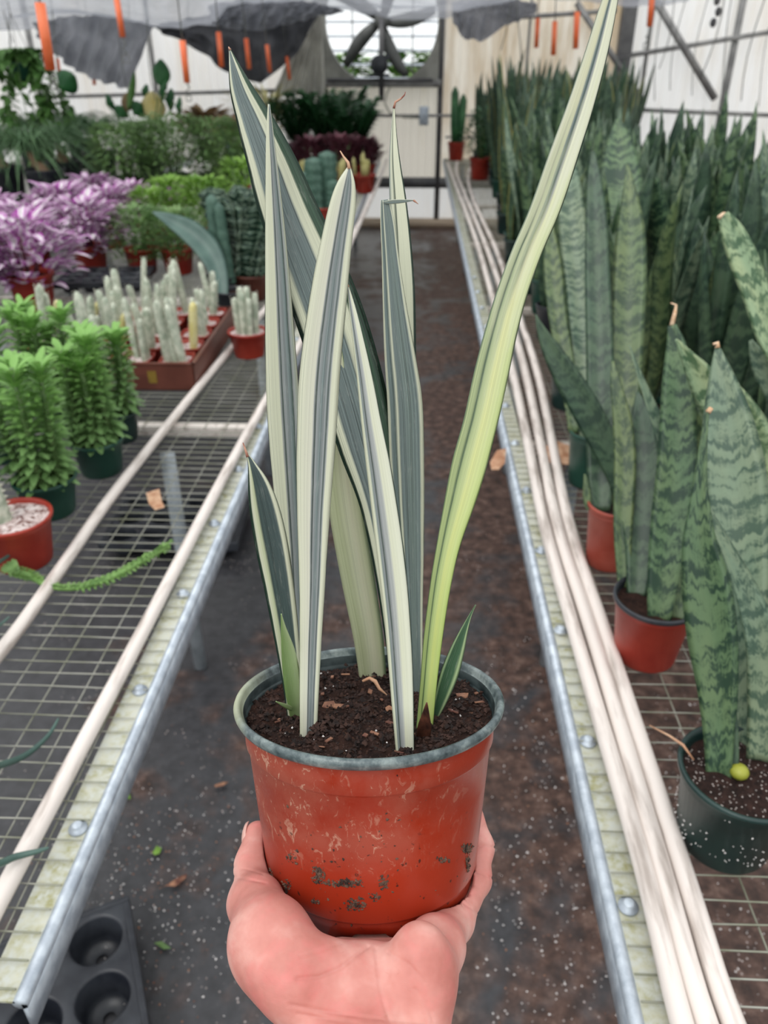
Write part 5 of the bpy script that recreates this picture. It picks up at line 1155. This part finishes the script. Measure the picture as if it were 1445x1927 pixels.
for i, (x_, y_, ty, lab) in enumerate([(575, 372, 300, 'clump of yellow green columns left in the row before the maroon plants'), (628, 375, 298, 'clump of yellow green columns in the middle of the row before the maroon plants'), (683, 365, 288, 'clump of tall yellow green columns nearest the aisle')]):
    c = P(x_, y_, BZ); h_ = PY(x_, ty, c.y).z-BZ; t = thing('columnar_cactus', lab, 'cactus', (c.x, c.y+.08, BZ)); round_pot(t, .09, .12, 'red_pot'); rng = random.Random(230+i); g = G()
    for _ in range(13): a = rng.uniform(0, 6.3); q = rng.uniform(0, .075); b = (q*cos(a), q*sin(a)); hh = h_*rng.uniform(.65, 1); g.tube([(b[0], b[1], .1), (b[0]*1.2, b[1]*1.2, hh-.02), (b[0]*1.2, b[1]*1.2, hh)], [.011, .012, .003], 7)
    build('stem', g, mt['yellow_stem'], t)
# blue green columns, crested plant, curved leaf
def column(t, b, H_, r, mat, rng, ribs=8, lean=0):
    g = G(); na = ribs*3; n = 20; vs = []
    for i in range(n+1):
        f = i/n; rr = r*(1 if f < .9 else sqrt(max(.03, 1-((f-.9)/.1)**2))); 
        for k_ in range(na): a = 2*pi*k_/na; q = rr*(1+.16*cos(a*ribs))*(1+.06*sin(i*1.7)); vs.append((b[0]+lean*H_*f+q*cos(a), b[1]+q*sin(a), b[2]+H_*f))
    g.add(vs, [(i*na+k_, i*na+(k_+1) % na, (i+1)*na+(k_+1) % na, (i+1)*na+k_) for i in range(n) for k_ in range(na)]+[tuple(n*na+k_ for k_ in range(na))]); return build('stem', g, mt[mat], t)
rng = random.Random(5)
c = P(600, 435, BZ); t = thing('columnar_cactus', 'blue green ribbed cactus cluster in a pot behind the wide leaning leaf', 'cactus', (c.x, c.y+.08, BZ)); round_pot(t, .09, .12, 'red_pot')
for b, H_, r in (((-.02, 0, .1), .27, .05), ((.05, .02, .1), .30, .045), ((-.07, .0, .1), .2, .04), ((.08, -.03, .1), .16, .035)): column(t, b, H_, r, 'bluegreen', rng)
c = P(412, 575, BZ); t = thing('columnar_cactus', 'tall grey green column cactus bent over at the top, in front of the crested cactus', 'cactus', (c.x, c.y+.06, BZ)); round_pot(t, .065, .1, 'black_plastic')
column(t, (0, 0, .08), PY(412, 366, c.y+.06).z-BZ-.08, .022, 'bluegreen', rng); column(t, (.045, -.02, .08), .29, .018, 'bluegreen', rng, 8, -.06)
mt['margin'] = plant_mat('greenish_margin', (.12, .19, .13), (.26, .33, .24), 60)
def crested(label, x_, y_, ty, Wd, seed):
    c = P(x_, y_, BZ); H_ = PY(x_, ty, c.y+.06).z-BZ; H_ *= 1.05; t = thing('crested_cactus', label, 'cactus', (c.x, c.y+.07, BZ)); round_pot(t, .075, .1, 'brown_tray'); rng = random.Random(seed)
    for k_ in range(7):                           # flat wavy three winged stems with pale margins
        a = rng.uniform(-1.2, 1.2)+(pi if k_ % 2 else 0); q = Wd*rng.uniform(.1, .9); hh = (H_-.09)*rng.uniform(.65, 1); g = G(); e_ = G(); n = 34; bx, by = .03*cos(a), .03*sin(a); ph = rng.uniform(0, 3)
        for wng in range(3):
            wa = ph+wng*2*pi/3; vs = []; ed = []
            for i in range(n+1):
                f = i/n; o = Vector((bx+cos(a)*q*f**1.5, by+sin(a)*.4*q*f, .08+hh*f)); rr = (.042+.018*abs(sin(f*hh/.045*pi)))*(1 if f < .92 else (1-f)*12+.1)
                d = Vector((cos(wa+f*1.2), sin(wa+f*1.2), .25)); s_ = Vector((-d.y, d.x, 0))*.006
                vs += [o+s_, o-s_, o+d*rr]; ed.append(o+d*(rr+.001))
            g.add(vs, [(i*3+p_, i*3+(p_+1) % 3, (i+1)*3+(p_+1) % 3, (i+1)*3+p_) for i in range(n) for p_ in range(3)]); e_.tube(ed, .0014, 4)
        st = build('stem', g, mt['crest'], t); build('margin', e_, mt['margin'], st, label='paler wavy margin')
    return t
crested('dark crested cactus with pale wavy margins behind the single white spiny one', 470, 570, 355, .13, 1)
crested('dark crested cactus with pale wavy margins, just behind the first', 440, 520, 345, .14, 2)
crested('dark crested cactus with pale wavy margins, close to the aisle', 520, 530, 365, .12, 3)
c = P(432, 600, BZ); t = thing('whale_fin_plant', 'single thick smooth grey green leaf curving left, behind the brown tray', 'potted plant', (c.x, c.y+.07, BZ)); round_pot(t, .06, .09, 'black_plastic')
D0 = (Vector((c.x, c.y+.07, BZ+.09))-CAM).dot(FW); q = cr([(418, 570, 22), (412, 520, 34), (393, 475, 46), (360, 440, 44), (325, 418, 28), (300, 405, 12), (287, 399, 2)], 5)
g = G(); pth = [W(x, y, D0+.1*i/len(q))-t.location for i, (x, y, w) in enumerate(q)]; g.blade(pth, [w*D0/F for x, y, w in q], [(CAM-t.location-p).normalized()+Vector((0, 0, .3)) for p in pth], .5, .012, 6); build('leaf', g, mt['whale'], t)
c = P(452, 380, BZ); t = thing('cylindrical_leaf_plant', 'slender pale green cylindrical leaf rising left of the wide white edged leaf', 'potted plant', (c.x, c.y+.05, BZ)); round_pot(t, .07, .1, 'red_pot')
D0 = (t.location-CAM).dot(FW); g = G(); pth = [W(x, y, D0)-t.location for x, y in ((452, 352), (446, 320), (435, 290), (420, 255), (408, 225))]; g.tube(pth, [.017, .016, .014, .011, .004], 8); build('leaf', g, mt['whale'], t)
# bromeliad like and bronze plants behind
for i, (x_, y_, ty, R_, mat, lab, L_, w) in enumerate([(510, 300, 165, .22, 'yellow_stem', 'spiky yellow and brown leaved plant beneath the dark cloth swag', .3, .03), (395, 300, 205, .3, 'bronze', 'bronze broad leaved plant left of the wide white edged leaf', .16, .09), (450, 320, 215, .22, 'bronze', 'low bronze leaved plant behind the wide white edged leaf', .14, .07)]):
    c = P(x_, y_, BZ); h_ = PY(x_, ty, c.y).z-BZ; t = thing('rosette_plant' if i == 0 else 'bronze_leaved_plant', lab, 'potted plant', (c.x, c.y, BZ)); round_pot(t, .11, .18, 'black_plastic'); bushy(t, .2, h_*.85, R_, mat, 130, L_, w, 240+i, .9, r0=.2)

# ------------------------------------------------------------------ small loose things
g = G(); D0 = .0; pts = [P(x, y, BZ+.012+z) for x, y, z in ((25, 1075, .02), (60, 1085, .0), (95, 1103, .0), (145, 1105, 0), (200, 1090, 0), (250, 1065, .004), (290, 1042, .012), (318, 1025, .02))]; q = cr([tuple(p) for p in pts], 5)
o = Vector(q[0]); g.tube([Vector(p)-o for p in q], [.0062]*len(q), 8); t = thing('plant_cutting', 'scaly green stem cutting lying on the wire mesh across the pipe', 'plant cutting', o); st = build('stem', g, mt['cutting'], t)
g = G(); rng = random.Random(8)
for i, p in enumerate(q):
    for k_ in range(7): a = i*1.1+k_*.9; d = Vector((.3*sin(a), cos(a), sin(a*1.3)+.3)).normalized(); g.leaf(Vector(p)-o+d*.005, d+Vector((.8, .3, .0)), (0, 0, 1), .0085, .005, .1)
build('scales', g, mt['cutting'], t); g = G()
for k_ in range(9): a = 2.2+k_*.35; g.leaf((.01, 0, .002), (cos(a), sin(a)*.8, .5), (0, 0, 1), .03, .010, .2, 4, (.4, .6, .9, 1, .2))
build('leaf_tuft', g, mt['succulent'], t)
# pointed green stems that reach in from a plant beyond the left edge
t = thing('trailing_succulent', 'grey green pointed stems reaching in from the left edge over the lower bench', 'potted plant', (P(-90, 1420, BZ).x, P(-90, 1420, BZ).y, BZ)); round_pot(t, .05, .08, 'green_pot')
def reach(pts, r):
    g = G(); q = cr([tuple(P(x, y, BZ+z)-t.location) for x, y, z in pts], 6); g.tube(q, [r*(1-.8*(i/len(q))**3) for i in range(len(q))], 8); build('stem', g, mt['whale'], t)
reach([(-90, 1440, .07), (-50, 1450, .10), (0, 1440, .06), (50, 1420, .03), (90, 1385, .02), (110, 1352, .025)], .0048)
reach([(-90, 1450, .07), (-60, 1560, .08), (-20, 1625, .05), (30, 1612, .03), (70, 1602, .03), (92, 1595, .03)], .0048)
reach([(-90, 1430, .07), (-80, 1250, .08), (-30, 1195, .05), (0, 1176, .03), (18, 1160, .03)], .004)
reach([(-90, 1430, .07), (-70, 1150, .10), (-30, 1080, .07), (10, 1050, .05), (40, 1028, .05)], .0045)
def debris(name, label, cat, pts, z, mat, thick=.0015, h=.004):
    c = sum((P(x, y, z) for x, y in pts), Vector())/len(pts); r_ = random.Random(int(pts[0][0])); vs = [P(x, y, z)-c+Vector((0, 0, r_.uniform(0, h))) for x, y in pts]; n = len(vs); mid = Vector((0, 0, h*1.4)); g = G()
    g.add(vs+[mid]+[v-Vector((0, 0, thick)) for v in vs]+[mid-Vector((0, 0, thick))], [(i, (i+1) % n, n) for i in range(n)]+[((i+1) % n+n+1, i+n+1, 2*n+1) for i in range(n)]+[(i, i+n+1, (i+1) % n+n+1, (i+1) % n) for i in range(n)])
    o = build(name, g, mt[mat], smooth=False); o.location = c; return tag(o, label, cat)
debris('dry_leaf', 'broad dry tan leaf on the right mesh beside the green pot and pipes', 'leaf', [(1018, 845), (1048, 835), (1075, 845), (1082, 880), (1050, 878), (1022, 870)], BZ+.004, 'dry_leaf', h=.01)
debris('dry_leaf', 'dry tan leaf on the edge rail of the right bench', 'leaf', [(922, 870), (935, 850), (952, 846), (950, 872), (938, 884), (925, 884)], BZ+.004, 'dry_leaf')
debris('dry_leaf', 'small brown dead leaf on the left mesh between the pipes', 'leaf', [(275, 930), (300, 922), (305, 945), (310, 955), (292, 960), (280, 948)], BZ+.003, 'dry_leaf')
debris('leaf_scrap', 'pale green leaf scrap on the floor left of the red pot', 'leaf', [(226, 1495), (232, 1488), (243, 1488), (246, 1504), (236, 1502)], .006, 'bush_lime')
debris('leaf_scrap', 'small green leaf bit on the floor beside the pale strip', 'leaf', [(287, 1606), (295, 1592), (304, 1596), (300, 1606), (292, 1610)], .006, 'bush_lime')
debris('leaf_scrap', 'green sliver on the floor right of the empty black tray', 'leaf', [(290, 1775), (305, 1772), (322, 1785), (308, 1786)], .006, 'bush')
debris('bark_sliver', 'pale tan bark sliver on the floor left of the thumb', 'bark', [(312, 1668), (335, 1652), (352, 1644), (350, 1652), (330, 1670)], .006, 'bark')
debris('bark_sliver', 'reddish brown bark sliver on the floor left of the pot', 'bark', [(403, 1478), (420, 1472), (430, 1473), (420, 1480), (406, 1483)], .006, 'bark')
rng = random.Random(77); g = G(); g2 = G()
for _ in range(1000):
    if rng.random() < .6: x, y = rng.gauss(300, 110), rng.gauss(1660, 120)
    else: x, y = rng.gauss(1010, 70), rng.gauss(1500, 230)
    p = P(x, y, .0); 
    if -1.5 < p.x < 1.2: (g if rng.random() < .55 else g2).crumb((p.x, p.y, .003), rng.choice((.0012, .0018, .0025)), rng)
for _ in range(380):
    p = P(rng.uniform(900, 1445), rng.uniform(1250, 1927), 0); g.crumb((p.x, p.y, .003), rng.choice((.0012, .002, .003)), rng)
tag(build('perlite_litter', g, mt['perlite'], smooth=False), 'white perlite grains scattered over the wet floor', 'perlite', kind='stuff')
tag(build('soil_litter', g2, mt['bark'], smooth=False), 'small brown crumbs of bark and soil scattered on the floor', 'soil', kind='stuff')
g = G()
for _ in range(90):
    a = rng.uniform(2.2, 5.6); z = abs(rng.gauss(0, .03)); r = .0575+z*.10; p = H1.location+Vector((r*cos(a)*1.02, r*sin(a)*1.02, z+.02)); g.crumb(p, rng.choice((.0008, .0013)), rng) if z < .09 else None
tag(build('stuck_perlite', g, mt['perlite'], None, False), kind='stuff'); o = COL.objects['stuck_perlite']; o.parent = H1; o.matrix_parent_inverse = Matrix.Translation(-H1.location)
